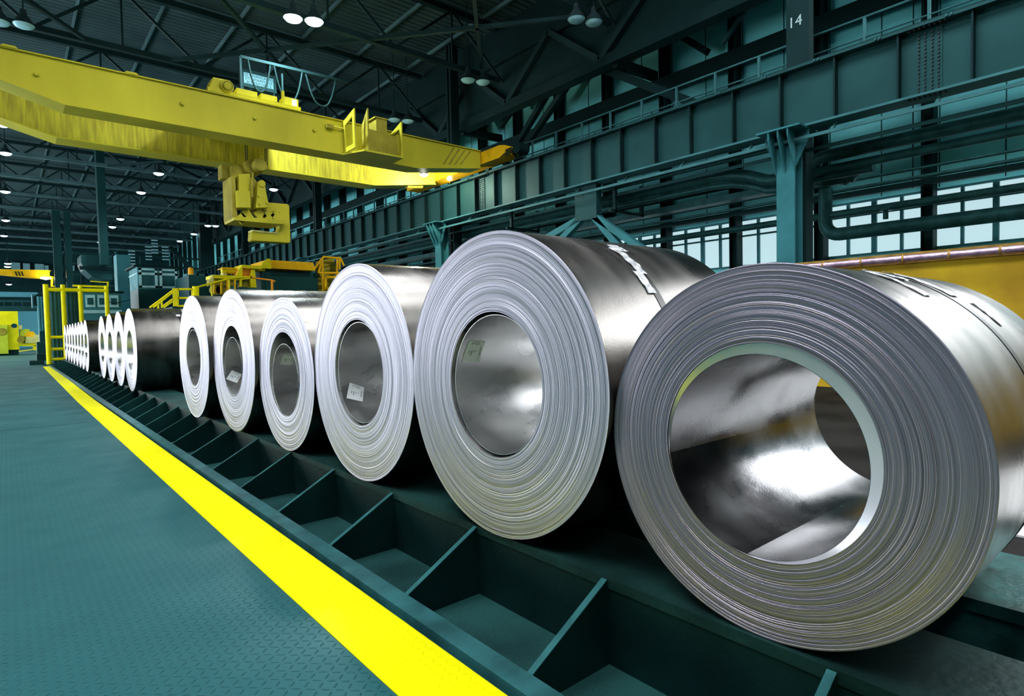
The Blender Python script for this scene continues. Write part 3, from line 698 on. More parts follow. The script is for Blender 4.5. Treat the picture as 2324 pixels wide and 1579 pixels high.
for (x) in (.75, 3.7, 5.5, 7.2): lg.lathe([(-.07, .0001), (-.07, .035), (-.05, .05), (0, .05)], (x, YN, 7.0), 1, 8)
lg.build('lifting_lugs', 'crane', cn)
for x in (.3, 2.6): MB().prism([(x-.16, ZT+.02), (x-.1, ZT+.07), (x+.1, ZT+.07), (x+.16, ZT+.02)], 1, YN-.08, YN+.1).build('rail_clamp', 'crane', cn)
# end truck
MB().box(13.42, 14.02, 16.3, 22.6, 6.99, 7.42).prism([(16.3, 6.99), (16.0, 7.1), (16.0, 7.36), (16.3, 7.42)], 0, 13.42, 14.02).build('end_truck', 'orange', cn)
ch = MB()
for q in (0, .14, .28): ch.prism([(13.46, 7.0+q*.5), (13.46, 7.06+q*.5), (13.72, 7.2+q*.5), (13.98, 7.06+q*.5), (13.98, 7.0+q*.5), (13.72, 7.14+q*.5)], 1, 15.995, 16.0)
ch.build('chevrons', 'dark', cn)
for y in (16.7, 17.7, 21.2, 22.2): MB().lathe([(-.05, .0001), (-.05, .16), (.05, .16), (.05, .0001)], (14.02, y, 7.06), 0, 20).build('wheel', 'dark', cn)
MB().lathe([(-.2, .0001), (-.2, .2), (.25, .2), (.25, .0001)], (13.9, 15.7, 7.25), 0, 20).build('drive_motor', 'dark', cn)
MB().tube([(12.9, 20.6, 6.78), (12.2, 20.6, 6.70)], .13, 12).build('buffer', 'crane_dk', cn)
# bracket box on the near side
X0, X1, YB0 = 8.05, 9.75, 16.55
MB().prism([(X0, YN-.01), (X1+.0, YN-.01), (X1-.02, YB0), (X0+.35, YB0)], 2, 6.42, 6.47).build('bracket_plate', 'crane', cn)
def holed(x, y0, y1, zl, zh0, zh1, m='crane'):
    b = MB(); t = .02
    pts = [(y1, zl), (y0, zl), (y0, zh0), (y1, zh1)]
    h = [(y1-.14, zl+.14), (y0+.14, zl+.14), (y0+.14, zh0-.2), (y1-.14, zh1-.14)]
    for i in range(4):
        j = (i+1) % 4; b.prism([pts[i], pts[j], h[j], h[i]], 0, x-t, x+t)
    return b
holed(8.12, YB0, YN-.01, 6.47, 7.62, 7.42).build('bracket_side', 'crane', cn)
holed(9.70, YB0, YN-.01, 6.47, 7.55, 7.30).build('bracket_side', 'crane', cn)
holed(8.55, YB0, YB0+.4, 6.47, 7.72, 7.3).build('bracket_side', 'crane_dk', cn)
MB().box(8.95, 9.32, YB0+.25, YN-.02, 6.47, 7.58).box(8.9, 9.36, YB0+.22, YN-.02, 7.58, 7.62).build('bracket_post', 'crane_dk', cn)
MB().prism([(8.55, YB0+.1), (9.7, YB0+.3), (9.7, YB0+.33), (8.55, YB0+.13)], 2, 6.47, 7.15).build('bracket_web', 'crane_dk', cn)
tag(MB().box(7.55, 7.75, YN-.14, YN-.06, 7.12, 7.24).tube([(7.7, YN-.09, 7.2), (8.1, YN-.09, 7.2)], .02, 6).build('limit_switch', 'crane_dk'), 'small dark limit switch bolted on the crane girder left of the bracket box', 'switch')
# trolley
tr = thing('crane_trolley', 'yellow crane trolley with round flanged gearbox riding on the crane girders', 'crane trolley', (6, 18.9, ZT+.1))
def tp(px, py): p = P(px, py, 1, YN+.2); return p.x, p.z
a = tp(470, 206); b = tp(482, 176); c = tp(522, 184); d = tp(522, 212)
MB().prism([(a[0], ZT+.11), b, c, (d[0], ZT+.11)], 1, YN+.15, YN+.6).build('gearbox_housing', 'crane', tr, bevel=.02)
gc = tp(513, 199)
MB().lathe([(-.12, .0001), (-.12, .1), (-.05, .1), (-.05, .17), (.03, .17), (.03, .0001)], (gc[0], YN+.12, gc[1]), 1, 28).build('bearing_flange', 'crane', tr, True)
MB().lathe([(-.125, .11), (-.125, .13), (-.05, .13), (-.05, .11)], (gc[0], YN+.12, gc[1]), 1, 28, close=True).build('flange_ring', 'crane_dk', tr)
e = tp(680, 236)
MB().box(a[0], e[0], YN+.12, YFG+.4, ZT+.105, ZT+.2).build('trolley_frame', 'crane', tr)
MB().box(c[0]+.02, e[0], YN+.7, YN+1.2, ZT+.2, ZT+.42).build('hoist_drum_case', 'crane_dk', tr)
for (u0, u1) in ((.2, .75), (.85, 1.3)): MB().box(c[0]+u0, c[0]+u1, YN+.3, YN+.6, ZT+.2, ZT+.42).build('motor_cover', 'crane', tr)
MB().box(c[0]+1.42, c[0]+1.48, YN+.2, YN+.3, ZT+.05, ZT+.6).build('frame_post', 'crane', tr)
MB().box(c[0]+1.5, e[0], YN+.3, YN+.7, ZT+.2, ZT+.48).build('control_box', 'crane', tr)
MB().box(c[0]+1.72, c[0]+1.86, YN+.27, YN+.3, ZT+.22, ZT+.44).build('cover_plate', 'paper', tr)
# festoon cables
fs_ = thing('festoon_cable', 'looped blue-grey festoon cables hanging above the crane trolley', 'cable', (7, YN+.6, 8.6))
for (p0, p1, dip) in (((562, 135), (613, 148), 207), ((622, 150), (686, 160), 228), ((694, 168), (762, 178), 240)):
    A, B_ = P(*p0, 1, YN+1.2), P(*p1, 1, YN+1.2); zd = P((p0[0]+p1[0])/2, dip, 1, YN+1.2).z
    pts = []
    for k in range(17):
        u = k/16; s = abs(2*u-1)**2.6; z = zd + ((A.z if u < .5 else B_.z)-zd)*s; pts.append((A.x+(B_.x-A.x)*u, A.y, z))
    MB().tube(pts, .028, 8).build('cable_loop', 'dark', fs_)
A, B_ = P(545, 128, 1, YN+1.2), P(790, 186, 1, YN+1.2)
MB().beam(A, B_, .06, .08).build('cable_track', 'dark', fs_)
MB().beam((A.x, A.y, ZT+.2), A, .06).beam((A.x+1.2, A.y, ZT+.2), (A.x+1.2, A.y, A.z-.2), .05).build('track_post', 'dark', fs_)
# lit sign board with stencilled lines
sb = thing('stencil_sign', 'small backlit blue-green sign with three lines of dark stencil letters above the trolley', 'sign', (0, 0, 0))
S0, S1 = P(553, 163, 1, YN+2.2), P(621, 203, 1, YN+2.2)
MB().box(S0.x-.12, S1.x+.1, YN+2.22, YN+2.3, S1.z-.1, S0.z+.12).build('backing', 'dark', sb)
MB().box(S0.x, S1.x, YN+2.2, YN+2.22, S1.z, S0.z).build('light_panel', 'sign', sb)
MB().box(S0.x-.05, S0.x, YN+2.24, YN+2.3, ZT, S1.z).box(S1.x, S1.x+.05, YN+2.24, YN+2.3, ZT, S1.z).build('leg', 'dark', sb)
hgt = (S0.z-S1.z)/3
for i, s in enumerate(('CO NNANCAR 024', 'STI NMAMIY 310', 'SCMENTOS 0 S')):
    text(s, hgt*1.05, 'lettering', 'dark', sb, ((S0.x+S1.x)/2, YN+2.198, S0.z-hgt*(i+.9)), (PI/2, 0, 0))

# C-hook with its hoist block
YH = 18.5
def h(px, py): p = P(px, py, 1, YH); return (p.x, p.z)
hk = thing('coil_hook', 'yellow C-shaped coil lifting hook with hoist block hanging under the crane', 'crane hook', (6, YH, 4))
MB().prism([h(598, 461), h(648, 465), h(652, 469), h(655, 549), h(652, 553), h(569, 548), h(566, 545), h(567, 529), h(570, 524), h(626, 530), h(630, 520), h(630, 484), h(598, 482)], 1, YH-.18, YH+.18).build('c_frame', 'crane', hk, bevel=.02)
MB().prism([h(568, 523), h(627, 530), h(627, 533), h(568, 527)], 1, YH-.2, YH+.2).build('bearing_pad', 'cream', hk)
MB().prism([h(524, 440), h(556, 441), h(556, 479), h(526, 478)], 1, YH-.55, YH-.1).build('motor_box', 'crane', hk, bevel=.015)
MB().prism([h(531, 402), h(558, 401), h(556, 440), h(532, 440)], 1, YH-.45, YH).build('upper_box', 'crane', hk, bevel=.015)
MB().prism([h(572, 420), h(586, 420), h(597, 478), h(567, 479)], 1, YH-.56, YH-.3).build('arm_plate', 'crane', hk, bevel=.015)
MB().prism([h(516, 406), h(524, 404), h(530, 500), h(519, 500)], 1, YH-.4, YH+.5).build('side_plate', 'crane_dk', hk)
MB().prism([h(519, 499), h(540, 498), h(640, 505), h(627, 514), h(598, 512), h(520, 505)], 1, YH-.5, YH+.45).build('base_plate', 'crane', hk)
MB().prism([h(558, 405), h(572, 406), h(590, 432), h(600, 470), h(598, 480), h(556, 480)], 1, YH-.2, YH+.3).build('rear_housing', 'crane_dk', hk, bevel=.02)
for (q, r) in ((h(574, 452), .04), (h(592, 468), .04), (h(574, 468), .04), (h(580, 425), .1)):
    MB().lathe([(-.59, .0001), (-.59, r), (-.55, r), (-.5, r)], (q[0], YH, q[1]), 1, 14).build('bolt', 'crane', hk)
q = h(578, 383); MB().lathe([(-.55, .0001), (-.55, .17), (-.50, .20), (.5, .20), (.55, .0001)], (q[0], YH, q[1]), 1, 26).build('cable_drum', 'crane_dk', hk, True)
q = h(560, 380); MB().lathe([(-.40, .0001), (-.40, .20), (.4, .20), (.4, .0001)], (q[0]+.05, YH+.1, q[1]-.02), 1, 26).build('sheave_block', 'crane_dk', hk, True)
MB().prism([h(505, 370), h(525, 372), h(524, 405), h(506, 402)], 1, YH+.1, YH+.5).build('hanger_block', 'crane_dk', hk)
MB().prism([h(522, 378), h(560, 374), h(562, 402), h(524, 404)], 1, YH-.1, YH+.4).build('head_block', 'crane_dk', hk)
for (q0, q1) in (((534, 492), (548, 506)), ((546, 482), (560, 502)), ((574, 482), (590, 500)), ((606, 484), (596, 502)), ((612, 486), (630, 506))):
    A, B_ = h(*q0), h(*q1); MB().beam((A[0], YH-.3, A[1]), (B_[0], YH-.3, B_[1]), .09, .25).build('motor_strut', 'crane', hk)
for px in (556, 560, 600, 604):
    q0 = h(px, 380); MB().tube([(q0[0], YH-.1, q0[1]), (q0[0], YH-.1, ZT+.15)], .012, 6).build('wire_rope', 'dark', hk)
q0, q1 = h(559, 402), h(557, 440); MB().tube([(q0[0], YH-.6, q0[1]), (q1[0], YH-.6, q1[1]), (q1[0]+.02, YH-.6, q1[1]-.2)], .03, 8).build('power_cable', 'crane_dk', hk)

# flood lamps under the crane
def flood(px, py, Y, label, pw, aim):
    p = P(px, py, 1, Y); t = thing('crane_floodlight', label, 'floodlight', p, 'floodlights under the crane')
    d = (Vector(aim)-p).normalized()
    MB().lathe([(0, .17), (.12, .13), (.2, .06), (.2, .001)], p, 2, 16).build('housing', 'lampshade', t, True)
    MB().lathe([(.005, .165), (-.06, .10), (-.08, .001)], p, 2, 16).build('lens', 'flood', t, True)
    MB().tube([(p.x, p.y, p.z+.19), (p.x, p.y, 6.9)], .02, 6).build('bracket', 'crane_dk', t)
    ld = bpy.data.lights.new('flood_light', 'POINT'); ld.energy = pw; ld.color = (1, .98, .8); ld.shadow_soft_size = .12
    lo = bpy.data.objects.new('flood_light', ld); COL.objects.link(lo); lo.location = (0, 0, -.15); lo.parent = t
flood(1020, 399, 20.1, 'glowing oval floodlight under the right end of the crane', 260, (12, 18, 0))
flood(962, 396, 19.4, 'glaring floodlight against the far girder, left of the oval one', 420, (10, 18, 0))
#flood(615, 488, YH-.45, 'small lamp tucked under the hoist block of the C-hook', 25, (6, 18, 0))

# ================================================================ far orange crane
oc = thing('distant_crane', 'orange overhead crane girder with three black stripes far away at the left edge', 'crane', (0, 60, 5.5))
def o6(px, py, Y=60.): p = P(px, py, 1, Y); return (p.x, p.z)
MB().prism([o6(-60, 609), o6(113, 613), o6(110, 633), o6(70, 630), o6(0, 623), o6(-60, 618)], 1, 60, 60.8).build('girder', 'orange', oc)
s_ = MB()
for px in (33, 40, 47): s_.prism([o6(px, 616), o6(px+3, 616), o6(px+7, 626), o6(px+4, 626)], 1, 59.97, 60)
s_.build('stripes', 'dark', oc)
MB().prism([o6(112, 613), o6(116, 613), o6(113, 618), o6(113, 626), o6(122, 627), o6(120, 648), o6(134, 648), o6(134, 650), o6(116, 650), o6(116, 633), o6(108, 633)], 1, 60.1, 60.7).build('end_frame', 'orange', oc)
p = P(104, 632, 1, 59.8)
MB().lathe([(.1, .001), (.1, .3), (0, .35), (-.1, .001)], p, 2, 14).build('floodlight', 'flood', oc, True)

# ================================================================ left background
YG = 27.9
def g_(px, py, Y=YG): p = P(px, py, 1, Y); return (p.x, p.z)
gt = thing('safety_frame', 'tall safety yellow tube frame at the far end of the coil row', 'safety frame', (1.5, YG, 0))
xs = [g_(112, 820)[0], g_(145, 700)[0], g_(184, 700)[0], g_(243, 690)[0]]; zt = g_(110, 655)[1]
for i, x in enumerate(xs): MB().tube([(x, YG, 0), (x, YG, zt+.1), (x, YG, zt+.16)], .085 if i == 0 else .075, 12).build('post', 'yellow', gt, True)
MB().tube([(xs[0], YG, zt-.03), (xs[3], YG, zt-.03)], .075, 10).build('top_bar', 'yellow', gt, True)
for py in (765, 792, 815): z = g_(120, py)[1]; MB().tube([(xs[0], YG, z), (xs[1]+.1, YG, z)], .055, 10).build('rung', 'yellow', gt, True)
MB().box(xs[0]-.2, xs[0]+.3, YG-.15, YG+.15, 0, .03).build('foot_plate', 'dark', gt)
a, b, c = g_(165, 648), g_(245, 650), g_(205, 638)
MB().beam((a[0], YG, a[1]), (b[0], YG, a[1]-.02), .07).beam((c[0], YG, c[1]), (b[0], YG, c[1]-.03), .04).beam((b[0], YG, a[1]), (b[0], YG, c[1]), .05).build('head_rail', 'yellow', gt)
for (l, r) in ((xs[0]+.12, xs[1]+.02), (xs[1]+.1, xs[2]+.02)): MB().box(l, r+.06, YG+.3, YG+.36, 0, zt-.12).build('guard_panel', 'panel', gt)
YBo = YG+1.6
bo = thing('inspection_booth', 'low teal booth with pale framed windows behind the yellow safety frame', 'booth', (2.6, YBo, 0))
l, r = g_(188, 680, YBo)[0], g_(275, 680, YBo)[0]; zt2 = g_(230, 664, YBo)[1]; zw = g_(230, 697, YBo)[1]
MB().box(l, r, YBo, YBo+2, 0, zt2).build('body', 'lightteal', bo)
MB().box(l-.05, r+.1, YBo-.08, YBo+2, zt2, zt2+.07).build('roof', 'dark', bo)
n = 3
for k in range(n):
    x0 = l+.14+(r-l-.1)*k/n; x1 = l-.06+(r-l-.1)*(k+1)/n
    f = MB().box(x0-.06, x1+.06, YBo-.05, YBo-.005, zw, zt2-.1).build('window_frame', 'paleframe', bo)
    MB().box(x0, x1, YBo-.06, YBo-.05, zw+.10, zt2-.22).build('glazing', 'glass', f)
MB().box(l, r, YBo-.04, YBo-.005, zw-.25, zw-.12).build('sill_rail', 'paleframe', bo)
MB().tube([(l+.7, YBo-.1, zt2-.1), (l+.72, YBo-.1, zw+.3), (l+1.0, YBo-.1, zw+.15), (l+1.6, YBo-.1, zw+.3)], .015, 6).build('hanging_cable', 'dark', bo)

# large column, duct, tank
def colbox(px0, px1, pyt, Y, m, label, name='column', cat='column', d=.8, z0=0):
    a, b = P(px0, pyt, 1, Y), P(px1, pyt, 1, Y)
    return tag(Bx(a.x, b.x, Y, Y+d, z0, (a.z+b.z)/2).build(name, m), label, cat)
colbox(264, 296, 578, 34, 'lightteal', 'smooth pale teal square stack left of the control cabin', 'exhaust_stack', 'stack', 1.0)
hc = thing('far_hall_column', 'dark far hall column of two shafts behind the yellow safety frame', 'column', (2, 57, 0))
a, b, c, d = P(118, 500, 1, 57), P(137, 500, 1, 57), P(145, 500, 1, 57), P(160, 500, 1, 57)
MB().box(a.x, b.x, 57, 57.6, 0, 10.6).build('shaft', 'girder', hc); MB().box(c.x, d.x, 57, 57.6, 0, 10.6).build('shaft', 'girder', hc)
z = 1.5; bt = MB(); s = 0
while z < 9.5: bt.beam((b.x, 57.2, z), (c.x, 57.2, z+1.0), .1); z += 1.0
bt.build('lacing', 'girder', hc)
dt = thing('round_duct', 'big dim teal rounded ventilation duct above the yellow safety frame', 'duct', (4, 44, 4))
a, b = P(183, 577, 1, 44), P(254, 577, 1, 44); zl = P(220, 635, 1, 44).z; cx_ = (a.x+b.x)/2; rr = (b.x-a.x)/2
MB().prism([(a.x, a.z), (a.x, zl+1.0), (a.x+.15, zl+.6), (a.x+.5, zl+.2), (a.x+1.0, zl), (b.x, zl), (b.x, a.z)], 1, 44, 46.4).build('elbow', 'girder', dt, bevel=.04)
MB().box(a.x-.1, b.x+.1, 43.8, 44, P(0, 601, 1, 44).z-.1, P(0, 601, 1, 44).z+.1).build('band', 'dark', dt)
a, b = P(227, 560, 1, 43), P(246, 560, 1, 43); MB().box(a.x, b.x, 43, 43.8, P(230, 600, 1, 43).z, ZR-.02).build('riser', 'girder', dt)
# pale boxes high above the orange crane
for i, (a0, a1, t0, t1) in enumerate(((25, 46, 595, 611), (52, 68, 597, 612), (79, 100, 598, 613), (102, 110, 602, 613), (159, 169, 602, 614))):
    q0, q1 = P(a0, t0, 1, 95.3), P(a1, t1, 1, 95.3)
    m = MB().box(q0.x, q1.x, 95.3, 95.99, q1.z, q0.z)
    for k in range(4): zz = q1.z+(q0.z-q1.z)*(k+.5)/4; m.box(q0.x-.02, q1.x+.02, 95.2, 95.3, zz-.06, zz+.06)
    tag(m.build('louvre_unit', 'paleframe'), 'pale louvred unit on the far wall, %s from the left above the orange crane' % NUM[i], 'louvre', 'louvred units on the far wall')

# control cabin
YC = 30.
cb_ = thing('control_cabin', 'raised control cabin with two pale framed windows left of the yellow machinery', 'control cabin', (5.2, YC, 0))
x0, x1 = P(313, 640, 1, YC).x, P(405, 640, 1, YC).x; zt3 = P(350, 607, 1, YC).z; zm = P(350, 656, 1, YC).z
MB().box(x0, x1, YC, YC+2.2, 0, zm).build('base', 'machine', cb_)
MB().box(x0, x1, YC, YC+2.2, zm, zt3).build('body', 'lightteal', cb_)
MB().box(x0-.15, x1+.2, YC-.12, YC+2.4, zt3, zt3+.08).build('roof', 'dark', cb_)
for k in range(2):
    a = x0+.04+(x1-x0)*.5*k; b = a+(x1-x0)*.5-.08; z0 = zm+.06; z1 = zt3-.05
    f = MB().box(a, a+.1, YC-.04, YC-.002, z0, z1).box(b-.1, b, YC-.04, YC-.002, z0, z1).box(a, b, YC-.04, YC-.002, z0, z0+.08).box(a, b, YC-.04, YC-.002, z1-.08, z1).box(a, b, YC-.04, YC-.002, z0+(z1-z0)*.66, z0+(z1-z0)*.66+.1).build('window_frame', 'paleframe', cb_)
    MB().box(a+.1, b-.1, YC-.02, YC-.004, z0+.08, z1-.08).build('glazing', 'glass', f)
cr2 = MB()
for k in range(6): cr2.box(x0-.02, x0, YC+.1+k*.35, YC+.14+k*.35, zm, zt3)
cr2.box(x0-.03, x0, YC, YC+2.2, zt3-.3, zt3-.25).build('side_ribs', 'paleframe', cb_)

# yellow box machine, pump set, floor line, pale door far left
YM = 45.
def m_(px, py, Y=YM): p = P(px, py, 1, Y); return (p.x, p.z)
ym = thing('yellow_cabinet', 'tall yellow machine cabinet standing at the left edge of the photo', 'cabinet', (0, YM, 0))
a = m_(40, 706); b = m_(45, 795)
MB().box(-1.8, a[0], YM, YM+2, .32, a[1]).build('body', 'yellow2', ym); MB().box(-1.8, a[0]-.04, YM+.05, YM+1.9, 0, .32).build('plinth', 'dark', ym)
c, d = m_(16, 737), m_(19, 800)
MB().box(-1.7, c[0], YM-.25, YM-.005, max(d[1]-.05, .1), c[1]).build('door', 'ygreen', ym)
c, d = m_(27, 735), m_(38, 745)
pl = MB().box(c[0], d[0], YM-.02, YM-.002, d[1], c[1]).build('warning_plate', 'cream', ym)
e = m_(32, 739); MB().lathe([(-.03, .0001), (-.03, .13), (-.02, .13)], (e[0], YM, e[1]), 1, 16).build('emblem', 'machine', pl)
e = m_(5, 753); MB().lathe([(-.29, .0001), (-.29, .2), (-.25, .22)], (e[0], YM, e[1]), 1, 14).build('door_emblem', 'crane_dk', ym)
pm = thing('pump_set', 'yellow pump and cream motor set right of the yellow cabinet', 'pump', (1.2, YM, 0))
def mp_(nm, mt, pts, y0=0., y1=.8): MB().prism([m_(*q) for q in pts], 1, YM+y0, YM+y1).build(nm, mt, pm)
mp_('base_frame', 'yellow2', [(44, 779), (90, 778), (93, 786), (44, 785)])
mp_('foot', 'yellow2', [(76, 784), (93, 784), (91, 791), (82, 795), (75, 794)])
mp_('motor', 'cream', [(58, 764), (86, 764), (86, 778), (58, 778)], -.1, .7)
mp_('terminal_box', 'cream', [(77, 759), (89, 759), (89, 776), (86, 776), (77, 765)], -.15, .4)
mp_('pump_hood', 'orange', [(57, 757), (65, 752), (76, 752), (80, 757), (78, 764), (57, 764)])
mp_('frame', 'ygreen', [(44, 748), (55, 747), (57, 746), (67, 747), (68, 752), (58, 757), (58, 779), (44, 779)], .1, .8)
mp_('pump_casing', 'crane_dk', [(43, 762), (54, 762), (56, 770), (52, 779), (43, 779), (38, 772)], -.2, .6)
mp_('control_box', 'cream', [(42, 738), (50, 738), (50, 747), (43, 747)])
fl = [P(-30, 806, 2, 0), P(82, 791, 2, 0), P(83, 793, 2, 0), P(-30, 809.5, 2, 0)]
tag(MB().prism([(q.x, q.y) for q in fl], 2, .002, .012).build('floor_line', 'yellow'), 'thin yellow line on the far floor in front of the yellow cabinet', 'floor marking')
q0, q1 = P(42, 706, 1, 75), P(92, 775, 1, 75)
tag(Bx(q0.x-6, q1.x, 75, 75.3, 0, q0.z).build('roller_door', 'paledoor'), 'pale blue-grey roller door far behind the yellow pump', 'door')
q0, q1 = P(10, 662, 1, 70), P(86, 674, 1, 70)
tag(Bx(q0.x-5, q1.x, 70, 70.5, q1.z, q0.z).build('light_band', 'paledoor'), 'pale hazy wall band far away under the orange crane', 'wall panel')
q0, q1 = P(0, 680, 1, 66), P(70, 705, 1, 66)
gl = MB().box(q0.x-5, q1.x+.6, 66, 66.5, q1.z, q1.z+.4).box(q0.x-5, q1.x+.6, 66, 66.1, q0.z-.2, q0.z)
for k in range(14): gl.box(q0.x-4+k*.6, q0.x-3.92+k*.6, 66, 66.1, q1.z+.4, q0.z-.2)
tag(gl.build('far_gantry', 'girder'), 'dim far gantry with rail above the yellow cabinet', 'gantry')
fan = thing('cooler_unit', 'dark louvred cooler unit left of the yellow safety frame', 'cooler', (1, 33, 2))
def f_(px, py): p = P(px, py, 1, 33.); return (p.x, p.z)
a, b = f_(72, 668), f_(104, 698); MB().box(a[0], b[0]-.05, 33, 33.8, b[1], a[1]).build('casing', 'lightteal', fan)
a, b = f_(75, 671), f_(88, 693); lv = MB()
for k in range(7): z = b[1]+(a[1]-b[1])*(k+.5)/7; lv.box(a[0], b[0], 32.96, 33, z-.04, z+.02)
lv.build('louvre', 'dark', fan)
MB().lathe([(-.05, .0001), (-.05, .32), (0, .34)], (f_(97, 682)[0], 33, f_(97, 682)[1]), 1, 18).build('fan_guard', 'dark', fan)
mc = MB(); a, b = f_(87, 700), f_(104, 790)
MB_ = thing('hydraulic_cabinet', 'tall dark hydraulic cabinet with pipes just left of the yellow safety frame', 'cabinet', (1.1, 33, 0))
MB().box(a[0], b[0]+.1, 33, 34, 0, a[1]).build('body', 'machine', MB_)
for px in (90, 96): q = f_(px, 720); MB().tube([(q[0], 32.9, q[1]-.6), (q[0], 32.9, q[1]+.9)], .07, 8).build('pipe', 'lightteal', MB_)
stp = thing('step_block', 'black steel steps at the foot of the yellow safety frame', 'steps', (1, 29, 0))
a, b, c = P(66, 826, 2, 0), P(85, 812, 1, 28.6), P(110, 800, 1, 28.6)
MB().box(P(66, 820, 1, 28.6).x, P(100, 820, 1, 28.6).x, 28.3, 29.3, 0, .16).build('step', 'fin', stp)
MB().box(P(84, 820, 1, 28.6).x, P(109, 820, 1, 28.6).x, 28.6, 29.6, .16, .40).build('step', 'fin', stp)
MB().box(P(84, 790, 1, 29.3).x, P(104, 790, 1, 29.3).x, 29.3, 29.9, .4, .85).build('step', 'machine', stp)

# ================================================================ yellow and green process machinery, centre background
YP = 24.
def q_(px, py, Y=YP): p = P(px, py, 1, Y); return (p.x, p.z)
def poly(nm, mt, pts, y0, y1, par, Y=YP, bevel=0): return MB().prism([q_(*p, Y) for p in pts], 1, y0, y1).build(nm, mt, par, bevel=bevel)
mm = thing('green_press', 'large dark teal press body under the long yellow hood', 'press', (8.8, YP, 0))
a, b = q_(603, 615), q_(722, 655)
MB().box(a[0], b[0], YP, YP+3, 0, a[1]).build('body', 'machine', mm)
a2 = q_(590, 612); MB().box(a2[0], a[0]-.02, YP-.1, YP+2.5, 0, a2[1]).build('side_column', 'machine', mm)
MB().box(a[0]-.06, a[0]+.16, YP-.12, YP-.002, 0, a[1]).build('corner_post', 'machine', mm)
MB().box(a[0]+.1, b[0]-.3, YP-.04, YP-.002, a[1]-.14, a[1]-.06).build('ledge', 'girder', mm)
hd = thing('machine_hood', 'long yellow-orange slanted hood on top of the green press', 'machine hood', (8.6, YP, 3.6))
poly('cover', 'orange', [(598, 591), (705, 597), (710, 616), (598, 610)], YP-.3, YP+1.6, hd, bevel=.02)
poly('end_cheek', 'yellow2', [(600, 589), (606, 590), (608, 612), (585, 610), (586, 600)], YP-.4, YP-.305, hd)
poly('bracket', 'yellow2', [(583, 604), (598, 602), (598, 616), (583, 616)], YP-.2, YP+.3, hd)
cg = thing('guard_cage', 'orange tube guard cage beside the right end of the yellow hood', 'guard cage', (10.5, YP, 2.8))
for (p0, p1) in (((708, 612), (730, 584)), ((730, 584), (768, 587)), ((768, 587), (776, 604)), ((718, 620), (727, 588)), ((727, 588), (728, 622)), ((761, 589), (760, 622)), ((720, 620), (770, 620)), ((766, 588), (766, 612))):
    A, B_ = q_(*p0), q_(*p1); MB().tube([(A[0], YP-.2, A[1]), (B_[0], YP-.2, B_[1])], .045, 8).build('tube', 'orange', cg)
for (p0, p1) in (((732, 657), (732, 630)), ((732, 630), (760, 630)), ((732, 655), (752, 655))):
    A, B_ = q_(*p0), q_(*p1); MB().beam((A[0], YP-.3, A[1]), (B_[0], YP-.3, B_[1]), .09).build('tube', 'orange', cg)
for px in (728, 760): A = q_(px, 622); MB().tube([(A[0], YP-.2, A[1]), (A[0], YP-.2, 0)], .05, 8).build('tube', 'orange', cg)
rlr = thing('guarded_rolls', 'dull yellow rolls inside the orange guard cage', 'rolls', (10.3, YP, 3))
for (a0, b0, r) in (((728, 602), (762, 594), .2), ((728, 614), (766, 606), .16), ((730, 624), (762, 622), .12)):
    A, B_ = q_(*a0), q_(*b0); MB().tube([(A[0], YP+.3, A[1]), (B_[0], YP+.3, B_[1])], r, 16).build('roll', 'crane_dk', rlr, True)
a, b = q_(718, 630), q_(760, 655); MB().box(a[0], b[0], YP+.2, YP+1.6, 0, a[1]).build('stand', 'crane_dk', rlr)
hp = thing('yellow_hopper', 'angular yellow hopper with orange inside, centre of the yellow machinery', 'hopper', (6.9, YP, 3))
poly('side_cheek', 'yellow2', [(541, 604), (541, 632), (526, 632), (531, 618)], YP-.5, YP-.42, hp)
poly('chute', 'orange2', [(541, 608), (570, 611), (562, 630), (541, 632)], YP-.3, YP+.6, hp)
poly('top_beam', 'yellow2', [(541, 603), (586, 606), (586, 613), (541, 610)], YP-.45, YP+.6, hp)
poly('lower_rail', 'yellow2', [(526, 632), (565, 628), (565, 634), (526, 638)], YP-.4, YP+.5, hp)
poly('leg', 'yellow2', [(537, 634), (542, 634), (541, 652), (536, 652)], YP-.42, YP-.3, hp)
poly('leg', 'yellow2', [(564, 614), (571, 614), (573, 634), (575, 654), (562, 653), (560, 634)], YP-.4, YP, hp)
poly('curved_guard', 'crane_dk', [(542, 640), (552, 636), (558, 640), (559, 652), (542, 652)], YP-.2, YP+.2, hp)
ar = thing('yellow_boom', 'horizontal yellow roller arm above the hopper', 'machine arm', (6.4, YP, 3.5))
A, B_ = q_(511, 611), q_(536, 612); MB().tube([(A[0], YP+.5, A[1]), (B_[0]+.2, YP+.5, B_[1])], .13, 14).build('roller', 'yellow2', ar, True)
poly('top_plate', 'orange', [(509, 606), (538, 607), (538, 609), (509, 608)], YP+.3, YP+1, ar)
poly('bracket', 'cream', [(512, 617), (519, 617), (521, 627), (510, 627)], YP+.3, YP+.7, ar)
hp2 = thing('yellow_trough', 'long low yellow trough at the left of the yellow machinery', 'trough', (6, YP, 2.8))
poly('trough_end', 'cream', [(475, 626), (475, 646), (462, 652), (464, 640)], YP-.6, YP-.5, hp2)
poly('front', 'yellow2', [(475, 626), (526, 628), (526, 638), (475, 633)], YP-.55, YP+.5, hp2)
poly('lower_panel', 'crane_dk', [(475, 634), (526, 638), (526, 650), (475, 648)], YP-.4, YP+.4, hp2)
poly('rim', 'yellow', [(474, 631.5), (526, 633.5), (526, 635.5), (474, 633.5)], YP-.58, YP-.555, hp2)
for px in (475, 491, 505, 522): poly('leg', 'orange', [(px, 638), (px+3, 638), (px+3, 668), (px, 668)], YP-.6, YP-.52, hp2)
